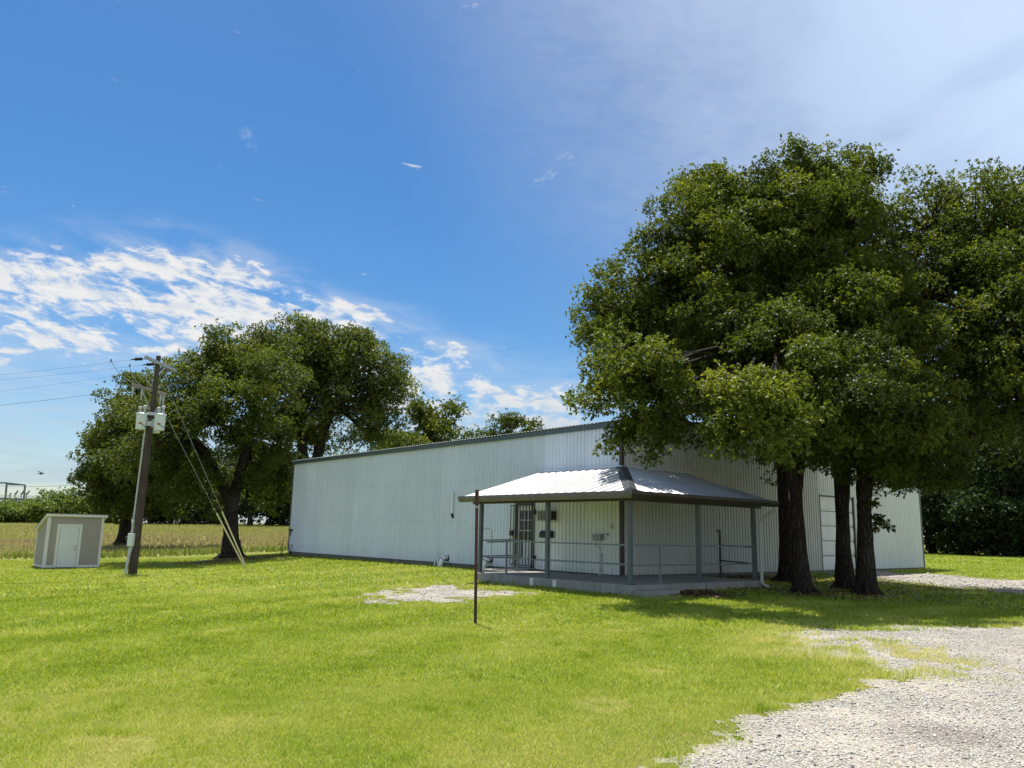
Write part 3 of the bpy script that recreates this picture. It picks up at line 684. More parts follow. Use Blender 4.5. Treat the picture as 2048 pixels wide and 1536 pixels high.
E_ = [lob(1850, 456, 25, 80), lob(1930, 486, 24.5, 95), lob(2020, 446, 24.5, 90), lob(2110, 456, 24.5, 100), lob(1870, 566, 24, 90), lob(1980, 588, 23, 95), lob(2080, 578, 23, 110), lob(1920, 668, 23.0, 85), lob(2030, 698, 22, 100), lob(1960, 768, 23.5, 90), lob(2060, 828, 22.5, 100), lob(1880, 878, 26, 70), lob(1960, 868, 25, 75), lob(2180, 608, 24, 120), lob(2160, 768, 24, 110), lob(1800, 546, 26, 75), lob(1830, 648, 25.5, 85)]
tree('oak_tree', 'broad oak at the right edge of the photo with its trunk out of sight', GRP, on(18.0, 25.5), None, .33, E_, 220000, .10, .46, 15,
     forks=[[on(17.8, 25.4, 4.0), on(17.3, 25.2, 6.5)], [on(17.8, 25.4, 4.0), on(19, 25.2, 7)]])

GL = 'oaks behind the utility pole'
T1 = [lob(420, 770, 41, 70), lob(380, 740, 41.5, 40), lob(470, 740, 42, 65), lob(360, 850, 40, 75), lob(440, 850, 39.5, 75), lob(300, 840, 41.5, 55), lob(520, 790, 41, 70), lob(330, 930, 40.5, 65), lob(520, 880, 42, 60), lob(390, 960, 40, 50, rzf=.6), lob(280, 920, 43, 45), lob(500, 745, 43, 55), lob(540, 700, 44, 50), lob(560, 900, 43, 50), lob(500, 960, 43, 40)]
tree('oak_tree', 'spreading oak with a forked trunk standing beside the yellow guy wire guards', GL, on(-14.3, 42.0), None, .36, T1, 140000, .13, .6, 21, tintbase=.4,
     forks=[[at(462, 1020, 42), at(452, 985, 41.9), at(405, 900, 41.3), at(370, 860, 41)], [at(462, 1020, 42), at(470, 980, 42), at(493, 900, 42.2), at(505, 830, 42.3)]])
T2 = [lob(560, 740, 48, 70), lob(640, 710, 48, 65), lob(700, 745, 48, 70), lob(760, 760, 48.5, 55), lob(600, 800, 46.5, 75), lob(690, 820, 47, 75), lob(770, 840, 48, 55), lob(570, 860, 47.5, 55), lob(740, 880, 48, 50), lob(640, 880, 50, 60), lob(560, 960, 49, 50), lob(545, 1000, 50, 40), lob(780, 790, 48, 45), lob(600, 690, 48.5, 50), lob(700, 700, 48.5, 40), lob(640, 760, 47, 60), lob(530, 930, 49, 55)]
tree('oak_tree', 'tall rounded oak rising behind the left end of the metal building', GL, on(-12.2, 48.5), None, .42, T2, 150000, .14, .65, 22, tintbase=.42,
     forks=[[at(612, 1010, 48), at(605, 900, 48), at(600, 820, 48)], [at(615, 1010, 48), at(640, 890, 48.3), at(665, 810, 48)]])
T3 = [lob(260, 840, 58, 55), lob(220, 900, 58, 50), lob(290, 900, 57, 60), lob(200, 960, 58, 42), lob(260, 970, 57, 60), lob(330, 1000, 58, 60), lob(215, 1010, 58.5, 34), lob(330, 860, 60, 60), lob(280, 800, 60, 45), lob(180, 890, 59, 28), lob(420, 990, 60, 50)]
tree('oak_tree', 'dark low branched oak at the edge of the field left of the utility pole', GL, on(*at(252, 1050, 60)[:2]), None, .42, T3, 90000, .20, .85, 23, tintbase=.34,
     forks=[[at(255, 1000, 60), at(260, 930, 59.5)], [at(255, 1000, 60), at(300, 930, 60)]])
def rtree(name, label, group, px, base_y, Y, wpx, hpx, seed, nleaf, leaf, rc, mat_=None, tintbase=.42, n=9, trunk=.3, cat='tree', lowest=.25, limbs=False):
    """a free standing tree wpx wide and hpx high in the photo"""
    g = random.Random(seed); base = at(px, base_y, Y); base[2] = G(base[0], base[1])
    sc_ = np.linalg.norm(base - np.array([0, 0, HC])) / F; W = wpx * sc_ / 2 * 1.1; Hh = hpx * sc_ * .86
    lobes = []
    for i in range(n):
        a = i * 2.4 + g.random(); q = math.sqrt((i + .5) / n) * .72; u = g.uniform(lowest, .86)
        k = math.sqrt(max(.05, 1 - ((u - .5) / .58) ** 2)); r = W * g.uniform(.34, .50)
        lobes.append((base[0] + math.cos(a) * q * W * k, base[1] + math.sin(a) * q * W * k, base[2] + Hh * u, r, r, min(r * .85, Hh * .22)))
    lobes.append((base[0], base[1], base[2] + Hh * .84, W * .42, W * .42, Hh * .16))
    return tree(name, label, group, base, None, trunk, lobes, nleaf, leaf, rc, seed, mat_=mat_, forks=[[base + np.array([g.uniform(-.2, .2), 0, Hh * .35]), base + np.array([g.uniform(-.4, .4), 0, Hh * .6])]], tintbase=tintbase, limbs=limbs, cat=cat)
GB = 'trees showing above the building roof'
rtree('oak_tree', 'mid green tree whose top shows over the roof right of the tall rounded oak', GB, 852, 1055, 62, 195, 335, 31, 52000, .24, 1.0, tintbase=.46, limbs=True)
rtree('oak_tree', 'small pale green tree crown touching the roof line beside the tall rounded oak', GB, 800, 1055, 56, 110, 246, 33, 30000, .2, .8, tintbase=.58)
rtree('oak_tree', 'round dark tree crown low above the middle of the roof line', GB, 1005, 1058, 78, 115, 276, 32, 30000, .26, 1.0, tintbase=.34)
rtree('oak_tree', 'smallest tree crown above the roof line, nearest the big oaks', GB, 1063, 1058, 80, 85, 264, 34, 24000, .26, 1.0, tintbase=.34)
GF = 'trees along the far edge of the field'
far_lab = ['dark tree right behind the utility pole at the far edge of the field', 'dark far tree under the left limb of the forked oak', 'dark far tree just left of the forked oak trunk', 'dark far tree seen between the forked oak trunk and the building', 'dark far tree close against the left end of the building', 'dark tree at the far field edge behind the shed']
for i, (px, w, h) in enumerate(((300, 110, 150), (365, 110, 170), (425, 110, 160), (500, 120, 170), (565, 110, 165), (205, 90, 110))):
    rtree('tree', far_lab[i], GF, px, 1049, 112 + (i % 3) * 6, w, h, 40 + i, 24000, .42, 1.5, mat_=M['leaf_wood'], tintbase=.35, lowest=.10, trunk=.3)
GH = 'bushes along the far hedge'
for i, (px, w, h, lab) in enumerate(((10, 95, 38, 'bright green bush at the left edge of the far hedge'), (60, 80, 36, 'low bush in the far hedge below the steel substation frame'), (98, 80, 54, 'tallest bush of the far hedge above the left corner of the shed'), (140, 75, 50, 'rounded bush of the far hedge above the shed roof'), (178, 70, 50, 'bush of the far hedge above the right half of the shed'), (-40, 90, 36, 'bush of the far hedge at the picture edge'), (-110, 100, 44, 'bush of the far hedge just outside the picture'), (-190, 110, 46, 'bush of the far hedge well outside the picture'))):
    rtree('bush', lab, GH, px, 1050, 118 + (i % 2) * 4, w, h, 60 + i, 9000, .34, 1.0, mat_=M['leaf_bush'], tintbase=.5, n=8, trunk=.12, cat='bush', lowest=.08)
for i, (px, w, h) in enumerate(((30, 120, 24), (120, 150, 26), (190, 120, 34))):
    rtree('tree', ['pale distant tree line seen under the substation frame', 'distant tree just over the middle of the hedge', 'distant tree left of the dark low branched oak'][i], 'distant trees beyond the hedge', px, 1046, 210 + 12 * i, w, h, 70 + i, 7000, .8, 2.2, mat_=M['leaf_wood'], tintbase=.5, n=8, cat='tree', lowest=.08)
GW = 'woodland trees right of the building'
wl = ['dark woodland tree hard against the right end of the building', 'woodland tree with a pale leafy low bough right of the building', 'tall dark woodland tree second from the right edge', 'dark woodland tree at the right edge of the photo', 'shadowy woodland tree set further back right of the building', 'nearest dark woodland tree close to the right edge', 'tall woodland tree filling the corner at the right edge']
for i, (px, by, Y, w, h) in enumerate(((1865, 1104, 74, 150, 260), (1925, 1106, 70, 150, 240), (1990, 1108, 72, 170, 280), (2060, 1110, 68, 180, 260), (1900, 1100, 86, 220, 300), (2015, 1108, 66, 150, 250), (2100, 1108, 84, 240, 330))):
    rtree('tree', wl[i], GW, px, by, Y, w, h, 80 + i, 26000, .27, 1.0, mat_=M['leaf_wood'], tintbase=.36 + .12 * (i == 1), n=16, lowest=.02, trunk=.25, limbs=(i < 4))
for i in range(5):
    px = 1860 + i * 75
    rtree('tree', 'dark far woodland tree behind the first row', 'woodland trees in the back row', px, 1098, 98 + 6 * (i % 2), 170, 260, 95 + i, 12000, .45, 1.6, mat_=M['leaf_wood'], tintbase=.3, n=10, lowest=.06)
# leafy twigs on the trunk
# weeds by the wall
def weed(label, base, h, n, seed, cat='weed'):
    g = np.random.default_rng(seed); t = empty('weed', base, label, cat); base = np.asarray(base, float)
    s = MB(); V = []
    for i in range(n):
        d = unit(np.array([g.normal(0, .25), g.normal(0, .25), 1])); L = h * g.uniform(.6, 1.)
        s.tube([base, base + d * L * .5, base + d * L + np.array([g.normal(0, .04), g.normal(0, .04), 0])], [.008, .006, .003], 5, False)
        for k in range(14):
            p = base + d * L * g.uniform(.15, 1.); v = unit(np.r_[g.normal(size=2), g.uniform(0, .5)]) * g.uniform(.06, .13); w = np.cross(unit(v), UP) * .025
            V.append([p, p + v * .5 + w, p + v, p + v * .5 - w])
    s.build('stem', M['bark'], t); V = np.array(V).reshape(-1, 3)
    npmesh('foliage', V, 4, M['leaf_bush'], t, attrs={'tint': np.repeat(g.random(len(V) // 4) * .7, 4)})
weed('leafy weed growing against the left end of the metal wall', BL(21.5, .15, .25), .75, 5, 5)
weed('taller dark weed just past the left corner of the building', BL(22.7, .1, .2), 1.1, 6, 6)

# ------------------------------------------------------------------ the metal building
PT = .16
def ribs(mb, pos, u0, u1, z0, ztop, depth=.03, m=0, flip=False, PT=PT):
    """ribbed sheet; pos(u, off, z) -> point, ztop constant or function of u"""
    prof = [(0, 0), (.45 * PT, 0), (.54 * PT, depth), (.875 * PT, depth), (PT, 0)]
    zt = ztop if callable(ztop) else (lambda u: ztop)
    zb = z0 if callable(z0) else (lambda u: z0)
    us = []
    k = math.floor(u0 / PT)
    while k * PT < u1:
        for a, o in prof[:-1]: us.append((k * PT + a, o))
        k += 1
    us.append((k * PT, 0))
    us = [(min(max(u, u0), u1), o) for u, o in us]
    us = [q for i, q in enumerate(us) if i == 0 or q[0] > us[i - 1][0] + 1e-6]
    V = []; Fs = []
    for u, o in us: V += [pos(u, o, zb(u)), pos(u, o, zt(u))]
    for i in range(len(us) - 1):
        q = (2 * i, 2 * i + 2, 2 * i + 3, 2 * i + 1); Fs.append(q[::-1] if flip else q)
    mb.add(V, Fs, m)
bld = empty('metal_building', BL(0, 0, 0), 'long pale metal building with ribbed walls and a covered porch on its near corner', 'building')
rise = .085
def roofz(r): return ZE + rise * min(r, LR - r)
w = MB()
ribs(w, BL, 5.06, LL, ZB, 4.80, flip=True)
for z in (1.97, 3.42):
    for k in range(33, 138):
        if (k * 7) % 3 != 0 and random.random() < .8: p = BL(k * PT + .05, .004, z + random.uniform(-.01, .01)); w.box(p - el * .012, el * .022, UP * .022, -er * .008, 1)
w.build('wall', [M['wall'], M['screw']], bld)
w = MB()
ribs(w, BL, .06, 3.76, ZB, 3.40, flip=True); ribs(w, BL, 4.77, 5.0, ZB, 3.40, flip=True); ribs(w, BL, 3.76, 4.77, 2.58, 3.40, flip=True)
for k in range(2, 33):
    for z in (1.97, .54):
        if (k * 5) % 3 and not (24 < k < 31):
            p = BL(k * PT + .05, .004, z + random.uniform(-.012, .012)); w.box(p - el * .01, el * .02, UP * .02, -er * .008, 1)
w.build('entrance_wall', [M['wall_white'], M['screw']], bld)['label'] = 'whiter wall panels around the entrance under the porch'
w = MB(); ribs(w, BL, .0, 5.06, 3.40, 4.80, flip=True); w.build('upper_wall', M['wall'], bld)
w = MB(); w.box(BL(5.0, .0, ZB), el * .06, -er * .028, UP * (3.40 - ZB)); w.build('panel_joint_trim', M['wall'], bld)
w = MB()
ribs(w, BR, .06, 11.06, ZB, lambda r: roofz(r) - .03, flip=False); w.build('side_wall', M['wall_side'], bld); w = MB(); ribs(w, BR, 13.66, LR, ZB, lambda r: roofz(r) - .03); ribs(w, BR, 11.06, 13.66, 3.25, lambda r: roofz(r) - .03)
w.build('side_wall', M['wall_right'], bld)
w = MB()
BK = lambda u, o, z: BL(LL + o, -u, z)
ribs(w, BK, 0, LR, ZB, lambda r: roofz(r) - .03, flip=True)
BB = lambda u, o, z: BL(u, -LR - o, z)
ribs(w, BB, 0, LL, ZB, 4.8)
w.build('rear_wall', M['wall'], bld)
# roof: two ribbed slopes, ridge along the length
w = MB()
def slope(side):
    def pos(u, o, s):
        off = .14 - s if side == 0 else -LR - .14 + s
        return BL(u, off, ZE + .012 + rise * (s - .14) + o)
    return pos
ribs(w, slope(0), -.12, LL + .12, 0., LR / 2 + .14, .03); ribs(w, slope(1), -.12, LL + .12, 0., LR / 2 + .14, .03, flip=True)
w.build('roof', M['roofmetal'], bld)
w = MB(); w.box(BL(-.06, 0.03, 4.76), el * (LL + .12), -er * .06, UP * .155); w.build('eave_trim', M['eavetrim'], bld, bevel=.006)
w = MB()
for a, b in ((0, LR / 2), (LR / 2, LR)):
    p, q = BR(a, .04, roofz(a) - .08), BR(b, .04, roofz(b) - .08); w.beam(p, q, .05, .16)
pieces(w, 'rake_trim', M['trim'], bld)
w = MB(); w.box(BL(-.035, .0, ZB), el * .095, -er * .035, UP * (4.76 - ZB)); w.box(BR(.0, .0, ZB), er * .075, -el * .033, UP * (4.8 - ZB)); w.build('corner_trim', M['browntrim'], bld)
w = MB(); w.box(BL(LL - .02, -.03, ZB), el * .05, -er * .065, UP * (4.78 - ZB)); w.build('corner_trim', M['trim'], bld)
w = MB(); w.box(BR(LR - .06, -.03, ZB - .1), er * .09, -el * .06, UP * (roofz(LR) - ZB)); w.build('corner_trim', M['trim'], bld)
w = MB(); w.box(BL(-.02, -.02, -.3), el * (LL + .04), er * (LR - .04), UP * (ZB + .3)); w.build('foundation', M['footing'], bld)
# eave shade side inner floor for nothing seen; garage door
gdo = empty_part = None; n = 5; z0, z1 = .42, 3.22; hs_ = (z1 - z0) / n
for i in range(n):
    zz = z0 + i * hs_
    gd = MB(); gd.box(BR(11.10, -.06, zz + .012), er * 2.53, -el * .035, UP * (hs_ - .024))
    gd.box(BR(11.10, -.026, zz + .09), er * 2.53, -el * .016, UP * (hs_ - .19))
    o_ = gd.build('garage_door' if gdo is None else 'door_section', M['garage'], bld if gdo is None else gdo, bevel=.006); gdo = gdo or o_
w = MB(); w.box(BR(11.0, -.09, z0 - .1), er * 2.75, el * .02, UP * 3.0); w.build('door_gap', M['darkgap'], bld)
w = MB(); w.box(BR(11.05, -.02, z0), er * .05, -el * .055, UP * (z1 - z0 + .06)); w.box(BR(11.10, -.02, z1 + .004), er * 2.53, -el * .055, UP * .035); w.build('door_trim', M['trim'], bld)
w = MB(); w.box(BR(13.63, -.04, z0), er * .09, -el * .08, UP * (z1 - z0 + .06)); w.build('door_trim', M['browntrim'], bld)
w = MB()
for r_ in (11.7, 12.5): w.box(BR(r_, .0, .30), er * .22, -el * .25, UP * .12)
pieces(w, 'door_block', M['concrete'], bld)
# entrance door with panes
ed = MB()
ed.box(BL(3.84, -.05, .50), el * .86, er * .045, UP * 2.0); edo = ed.build('entrance_door', M['doorwhite'], bld, bevel=.004)
w = MB()
for i in range(3):
    for j in range(3):
        w.box(BL(3.97 + i * .205, -.052, 1.36 + j * .335), el * .18, -er * .006, UP * .30)
w.build('door_window', M['glass'], edo)
w = MB()
for i in range(4): w.box(BL(3.945 + i * .205, -.049, 1.33), el * .025, -er * .016, UP * 1.03)
for j in range(4): w.box(BL(3.97, -.049, 1.332 + j * .335), el * .60, -er * .013, UP * .027)
w.build('muntin', M['doorwhite'], edo)
w = MB(); w.tube([BL(4.62, -.045, 1.35), BL(4.62, .02, 1.35)], .028, 10); w.tube([BL(4.62, -.045, 1.52), BL(4.62, .0, 1.52)], .026, 10); pieces(w, 'door_knob', M['steel'], edo)
w = MB()
w.box(BL(3.76, -.06, .46), el * .075, -er * .085, UP * 2.12); w.box(BL(4.705, -.06, .46), el * .065, -er * .085, UP * 2.12); w.box(BL(3.835, -.06, 2.505), el * .87, -er * .085, UP * .075)
w.build('door_frame', M['browntrim'], bld)
w = MB(); w.box(BL(3.70, .03, .43), el * 1.15, -er * .35, UP * .06); w.build('door_sill', M['concrete'], bld, bevel=.01)
# barred security gate
w = MB(); g0 = .10
for u in (3.80, 3.95, 4.11, 4.27, 4.43, 4.58, 4.74, 4.9): w.beam(BL(u, g0, .56), BL(u, g0, 2.50), .022, .022)
for z in (.56, 2.50): w.beam(BL(3.78, g0, z), BL(4.92, g0, z), .03, .03)
w.beam(BL(3.81, g0 + .004, .48), BL(3.81, g0 + .004, 2.52), .045, .04)
w.box(BL(4.80, g0 - .03, 1.50), el * .13, -er * .06, UP * .17)
for z in (.75, 2.2): w.box(BL(3.70, .03, z), el * .1, -er * .09, UP * .14)
w.build('security_gate', M['blackiron'], bld)

# things fixed to the walls
t = empty('air_conditioner', BL(3.0, 0, 1.95), 'beige window air conditioner mounted in the wall behind the middle porch post', 'air conditioner')
w = MB(); w.box(BL(2.70, .025, 1.97), el * .62, -er * .32, UP * .36); w.build('casing', M['cream'], t, bevel=.012)
w = MB()
w.box(BL(2.74, .345, 2.0), el * .54, -er * .006, UP * .30)
w.box(BL(2.697, .08, 2.02), -el * .004, -er * .22, UP * .27); w.build('grille', M['black'], t)
w = MB()
for k in range(7): w.box(BL(2.74, .351, 2.02 + k * .042), el * .54, -er * .006, UP * .008)
for k in range(3): w.box(BL(2.84 + .16 * k, .351, 2.0), el * .012, -er * .009, UP * .30)
w.build('louvre', M['cream'], t)
t = empty('mailbox', BL(3.1, 0, 1.4), 'black wall mailbox hanging under the air conditioner', 'mailbox')
w = MB(); P = [(.03, 1.46), (.16, 1.46), (.16, 1.60), (.10, 1.68), (.03, 1.68)]
a_ = [BL(2.88, o, z) for o, z in P]; b_ = [BL(3.40, o, z) for o, z in P]
w.add(a_ + b_, [(0, 1, 2, 3, 4), (9, 8, 7, 6, 5)] + [(i, 5 + i, 5 + (i + 1) % 5, (i + 1) % 5) for i in range(5)]); w.build('box', M['black'], t, bevel=.006)
w = MB(); w.box(BL(2.80, .025, 1.45), el * .05, -er * .03, UP * .22); w.build('side_plate', M['greybox'], t)
t = empty('electrical_box', BL(.85, 0, 1.4), 'grey electrical box with a conduit running down the porch wall', 'electrical box')
w = MB(); w.box(BL(.70, .025, 1.42), el * .32, -er * .15, UP * .19); w.build('enclosure', M['greybox'], t, bevel=.01)
w = MB(); w.tube(bez(BL(.95, .10, 1.42), BL(.92, .10, 1.25), BL(.78, .06, 1.18), 6) + [BL(.77, .05, .9)], .012, 8); w.tube([BL(.77, .05, 1.05), BL(.77, .05, .50)], .026, 10)
for z in (1.0, .62): w.tube([BL(.77, .05, z - .03), BL(.77, .05, z + .03)], .034, 10)
w.build('conduit', M['steel'], t)
w = MB(); w.tube([BL(.77, .05, .50), BL(.80, .12, .44)], .03, 10); w.build('elbow', M['pvc'], t)
w = MB(); w.box(BL(.33, .025, 1.78), el * .09, -er * .06, UP * .11); w.box(BL(.355, .085, 1.80), el * .04, -er * .012, UP * .05)
tag(w.build('doorbell_box', M['cream'], None, bevel=.006), 'small cream plastic box on the wall next to the brown corner trim', 'wall box')
w = MB(); w.tube(bez(BL(.52, .06, 1.60), BL(.55, .12, 1.66), BL(.72, .05, 1.585), 7), .006, 6); w.lathe(BL(.52, .02, 1.6), [(.02, 0), (.02, .05)], -er)
tag(w.build('cable_stub', M['black'], None), 'short black cable stub poking from the porch wall beside the grey electrical box', 'cable')
# PVC fittings along the left wall
w = MB(); t = empty('vent_pipe', BL(8.3, 0, 2.05), 'tall white plastic vent pipe strapped high on the left metal wall', 'vent pipe')
w.tube([BL(8.3, .09, 2.25), BL(8.3, .09, 2.99)], .052, 14); w.tube([BL(8.3, .09, 2.93), BL(8.3, .09, 3.04)], .064, 14); w.tube([BL(8.3, .09, 2.36), BL(8.3, .09, 2.42)], .058, 14); w.build('pipe', M['pvc'], t)
w = MB(); w.tube([BL(8.3, .09, 2.25), BL(8.29, .08, 2.17), BL(8.29, .0, 2.10)], [.04, .05, .05], 12); w.build('elbow', M['black'], t)
def pvc_bend(l, label, s=1., out=.32):
    t = empty('drain_pipe', BL(l, 0, .3), label, 'drain pipe', 'white drain pipes along the left wall')
    pts = [BL(l, .0, .60 * s + .02)] + bez(BL(l, .06, .60 * s + .04), BL(l, out, .66 * s), BL(l + .05, out, .30), 8) + [BL(l + .05, out + .01, .12)]
    w = MB(); w.tube(pts, .085 * s, 14); w.build('pipe', M['pvc'], t, smooth=True)
    w = MB(); w.tube([BL(l, .02, .60 * s + .025), BL(l, .07, .60 * s + .035)], .105 * s, 14)
    for k in (2, 4): w.tube([pts[k], pts[k] + (pts[k + 1] - pts[k]) * .35], .096 * s, 14)
    pieces(w, 'collar', M['black'], t)
pvc_bend(8.55, 'white plastic drain elbow at the wall base, just left of the red pole', 1.0)
pvc_bend(6.0, 'white plastic drain elbow at the wall base beside the porch end railing', 1.08)
t = empty('standpipe', BL(9.2, 0, .3), 'thin white standpipe with a valve, leftmost pipe at the base of the metal wall', 'standpipe')
w = MB(); w.tube([BL(9.2, .15, .1), BL(9.2, .15, .58)], .03, 10); w.tube(bez(BL(9.2, .15, .55), BL(9.2, .15, .66), BL(9.0, .15, .60), 5), .03, 10); w.tube([BL(9.0, .15, .6), BL(9.0, .15, .35)], .03, 10); w.build('pipe', M['pvc'], t)
w = MB(); w.tube([BL(9.05, .12, .45), BL(9.05, .12, .86)], .014, 8); w.build('riser', M['steel'], t)
w = MB(); w.tube([BL(7.0, .03, 1.72), BL(6.15, .03, 1.72)] + bez(BL(6.1, .03, 1.72), BL(6.0, .03, 1.72), BL(6.0, .03, 1.6), 5) + [BL(6.0, .03, .62)], .011, 8)
tag(w.build('wall_conduit', M['steel'], None), 'thin bent metal conduit on the wall behind the porch end railing', 'conduit')
w = MB(); w.box(BL(21.75, .02, 1.45), el * .16, -er * .16, UP * .10); w.tube([BL(21.95, .05, 1.5), BL(21.95, .05, 1.2)], .02, 8)
tag(w.build('wall_hydrant', M['blackiron'], None), 'small dark tap bracket on the far left end of the metal wall', 'bracket')
w = MB(); w.lathe(BR(3.2, .02, 3.84), [(.03, 0), (.03, .1), (.09, .12), (.09, .2)], -el, 12); w.box(BR(3.13, .02, 3.79), er * .14, -el * .03, UP * .12)
tag(w.build('wall_lamp', M['cream'], None), 'small cream lamp on the side wall above the porch roof', 'lamp')

# ------------------------------------------------------------------ porch
OFF, ZF = 2.79, .43
po = empty('porch', BL(-OFF, OFF, .2), 'wraparound porch with a ribbed metal hip roof, grey posts and a concrete slab', 'porch')
w = MB()
w.box(BL(-2.93, .022, -.1), el * 6.06, -er * 2.90, UP * (ZF + .1))
w.box(BR(.03, .022, -.1), er * 2.62, -el * 2.893, UP * (ZF + .097))
w.box(BL(3.133, .022, -.1), el * 1.92, -er * 1.1, UP * (ZF + .09))
w.build('slab', M['concrete'], po, bevel=.015)
w = MB()
for u in (.55, -.35): w.box(BL(u, 2.923, .12), el * .13, -er * .006, UP * .29)
pieces(w, 'patch', M['whitetrim'], po)
w = MB(); w.box(BL(-3.3, 2.5, 0) , el * .22, -er * .45, UP * .30); 
w = MB()
w.box(BR(-2.88, 2.928, -.05), er * 1.25, -el * .42, UP * .37); w.box(BR(-2.75, 3.351, -.05), er * 1.2, -el * .36, UP * .235)
pieces(w, 'step', M['concrete'], po, bevel=.015)
posts = [BL(-OFF, OFF, ZF), BL(.13, OFF, ZF), BL(3.05, OFF, ZF), BR(-.13, OFF, ZF), BR(2.41, OFF, ZF)]
for p in posts:
    w = MB(); w.box(p - el * .05 - er * .05, el * .1, er * .1, UP * (2.56 - ZF)); w.box(p - el * .09 - er * .09 + UP * .001, el * .18, er * .18, UP * .012); w.build('post', M['post'], po, bevel=.006)
ZT, ZV, EO = 3.55, 2.60, 3.22       # roof height at the wall, at the eave, eave offset
def leg(pos, end):
    def f(u, o, s):
        k = s / EO; return pos(u, .02 + s, ZT + (ZV - ZT) * k + o)
    return f
pL = lambda u, off, z: BL(u, off, z); pR = lambda u, off, z: BR(u, off, z)
w = MB()
ribs(w, leg(pL, 0), -EO, 3.45, lambda u: max(0., -u), EO, .032, flip=False, PT=.34)
ribs(w, leg(pR, 0), -EO, 2.80, lambda u: max(0., -u), EO, .032, flip=True, PT=.34)
rf = w.build('porch_roof', M['roofmetal'], po)
w = MB(); a, b = BL(.0, .0, ZT + .05), BL(-EO - .02, EO + .02, ZV + .035)
d = b - a; sd1 = el + er * 0; 
q1, q2 = (b - a), None
side = np.cross(d, UP); side /= np.linalg.norm(side)
w.add([a - side * .16 - UP * .03, a, a + side * .16 - UP * .03, b - side * .16 - UP * .03, b, b + side * .16 - UP * .03], [(0, 1, 4, 3), (1, 2, 5, 4), (3, 4, 1, 0), (4, 5, 2, 1)]); w.build('hip_cap', M['trim'], rf)
w = MB()
w.box(BL(-.1, .02, ZT + .002), el * 3.6, -er * .1, UP * .05); w.box(BR(.1, .02, ZT + .002), er * 2.75, -el * .1, UP * .05); pieces(w, 'wall_flashing', M['wall'], rf)
w = MB()
def gut(pos, u0, u1):
    prof = [(EO - .02, ZV + .03), (EO - .02, ZV - .14), (EO + .07, ZV - .14), (EO + .13, ZV - .05), (EO + .13, ZV + .03), (EO + .115, ZV + .03), (EO + .115, ZV - .04), (EO + .065, ZV - .125), (EO - .01, ZV - .125), (EO - .01, ZV + .03)]
    n = len(prof); m0 = lambda o: -o if False else None
    A_ = [pos(u0 if u0 is not None else -o, o, z) for o, z in prof]; B_ = [pos(u1, o, z) for o, z in prof]
    w.add(A_ + B_, [tuple(range(n)), tuple(range(n, 2 * n))[::-1]] + [(i, (i + 1) % n, n + (i + 1) % n, n + i) for i in range(n)])
gut(pL, None, 3.5); w.build('gutter', M['gutter'], rf); w = MB(); gut(pR, None, 2.88); w.build('gutter', M['gutter_dark'], rf)['label'] = 'dark brown gutter along the side slope, with tree shade put into its colour'
w = MB()
w.beam(BL(-3.1, 2.80, ZV - .10), BL(3.42, 2.80, ZV - .10), .09, .16); w.beam(BR(-2.75, 2.80, ZV - .10), BR(2.77, 2.80, ZV - .10), .09, .16)
for u in np.arange(-2.2, 3.5, .8): w.beam(BL(u, max(.05, -u + .1), ZT - .10 - (ZT - ZV) * max(.05, -u) / EO), BL(u, EO - .05, ZV - .06), .05, .10)
for u in np.arange(-2.2, 2.8, .8): w.beam(BR(u, max(.05, -u + .1), ZT - .10 - (ZT - ZV) * max(.05, -u) / EO), BR(u, EO - .05, ZV - .06), .05, .10)
for u, ps in ((3.44, pL), (2.79, pR)): w.beam(ps(u, .05, ZT - .06), ps(u, EO - .03, ZV - .05), .04, .14)
pieces(w, 'rafter', M['browntrim'], po)
# railings
def rail(segs, posts_=()):
    w = MB()
    for p, q in segs: w.beam(p, q, .04, .04)
    for p, h in posts_: w.beam(p, p + UP * h, .045, .045)
    w.build('railing', M['rail'], po)
H1, H2 = 1.36, .90
rail([(BL(-2.74, OFF, H1), BL(.08, OFF, H1)), (BL(-2.74, OFF, H2), BL(.08, OFF, H2)), (BL(.18, OFF, H1), BL(1.85, OFF, H1)), (BL(.18, OFF, H2 - .01), BL(1.85, OFF, H2 - .01))], [(BL(1.85, OFF, ZF), H1 - ZF + .02)])
rail([(BL(3.06, 2.74, H1), BL(3.2, 1.25, H1 + .03)), (BL(3.06, 2.74, H2), BL(3.2, 1.25, H2 + .02)), (BL(3.0, 2.6, H1 - .05), BL(2.95, 1.3, H1 - .01)), (BL(3.0, 2.6, H2 - .04), BL(2.95, 1.3, H2 - .03)), (BL(2.95, 1.3, H1 - .01), BL(2.95, 1.3, H2 - .03))], [(BL(3.2, 1.25, ZF), H1 - ZF + .05)])
rail([(BR(-2.74, OFF, H1), BR(-.18, OFF, H1)), (BR(-2.74, OFF, H2 - .02), BR(-.18, OFF, H2 - .02)), (BR(-.08, OFF, H1), BR(2.36, OFF, H1)), (BR(-.08, OFF, H2 - .02), BR(2.36, OFF, H2 - .02))], [(BR(-1.69, OFF, ZF), H1 - ZF + .01)])
w = MB()
p0 = BR(2.55, 1.55, ZF); w.beam(p0, p0 + UP * 1.37, .05, .05); w.beam(p0 + UP * 1.35 , p0 + UP * 1.35 - er * .14, .05, .05)
w.beam(BR(2.55, 1.55, 1.36), BR(2.41, 2.74, 1.34), .04, .04); w.beam(BR(2.55, 1.55, .92), BR(2.41, 2.74, .88), .04, .04)
w.build('railing', M['blackiron'], po)['label'] = 'dark end railing with a tall bent post'
w = MB()
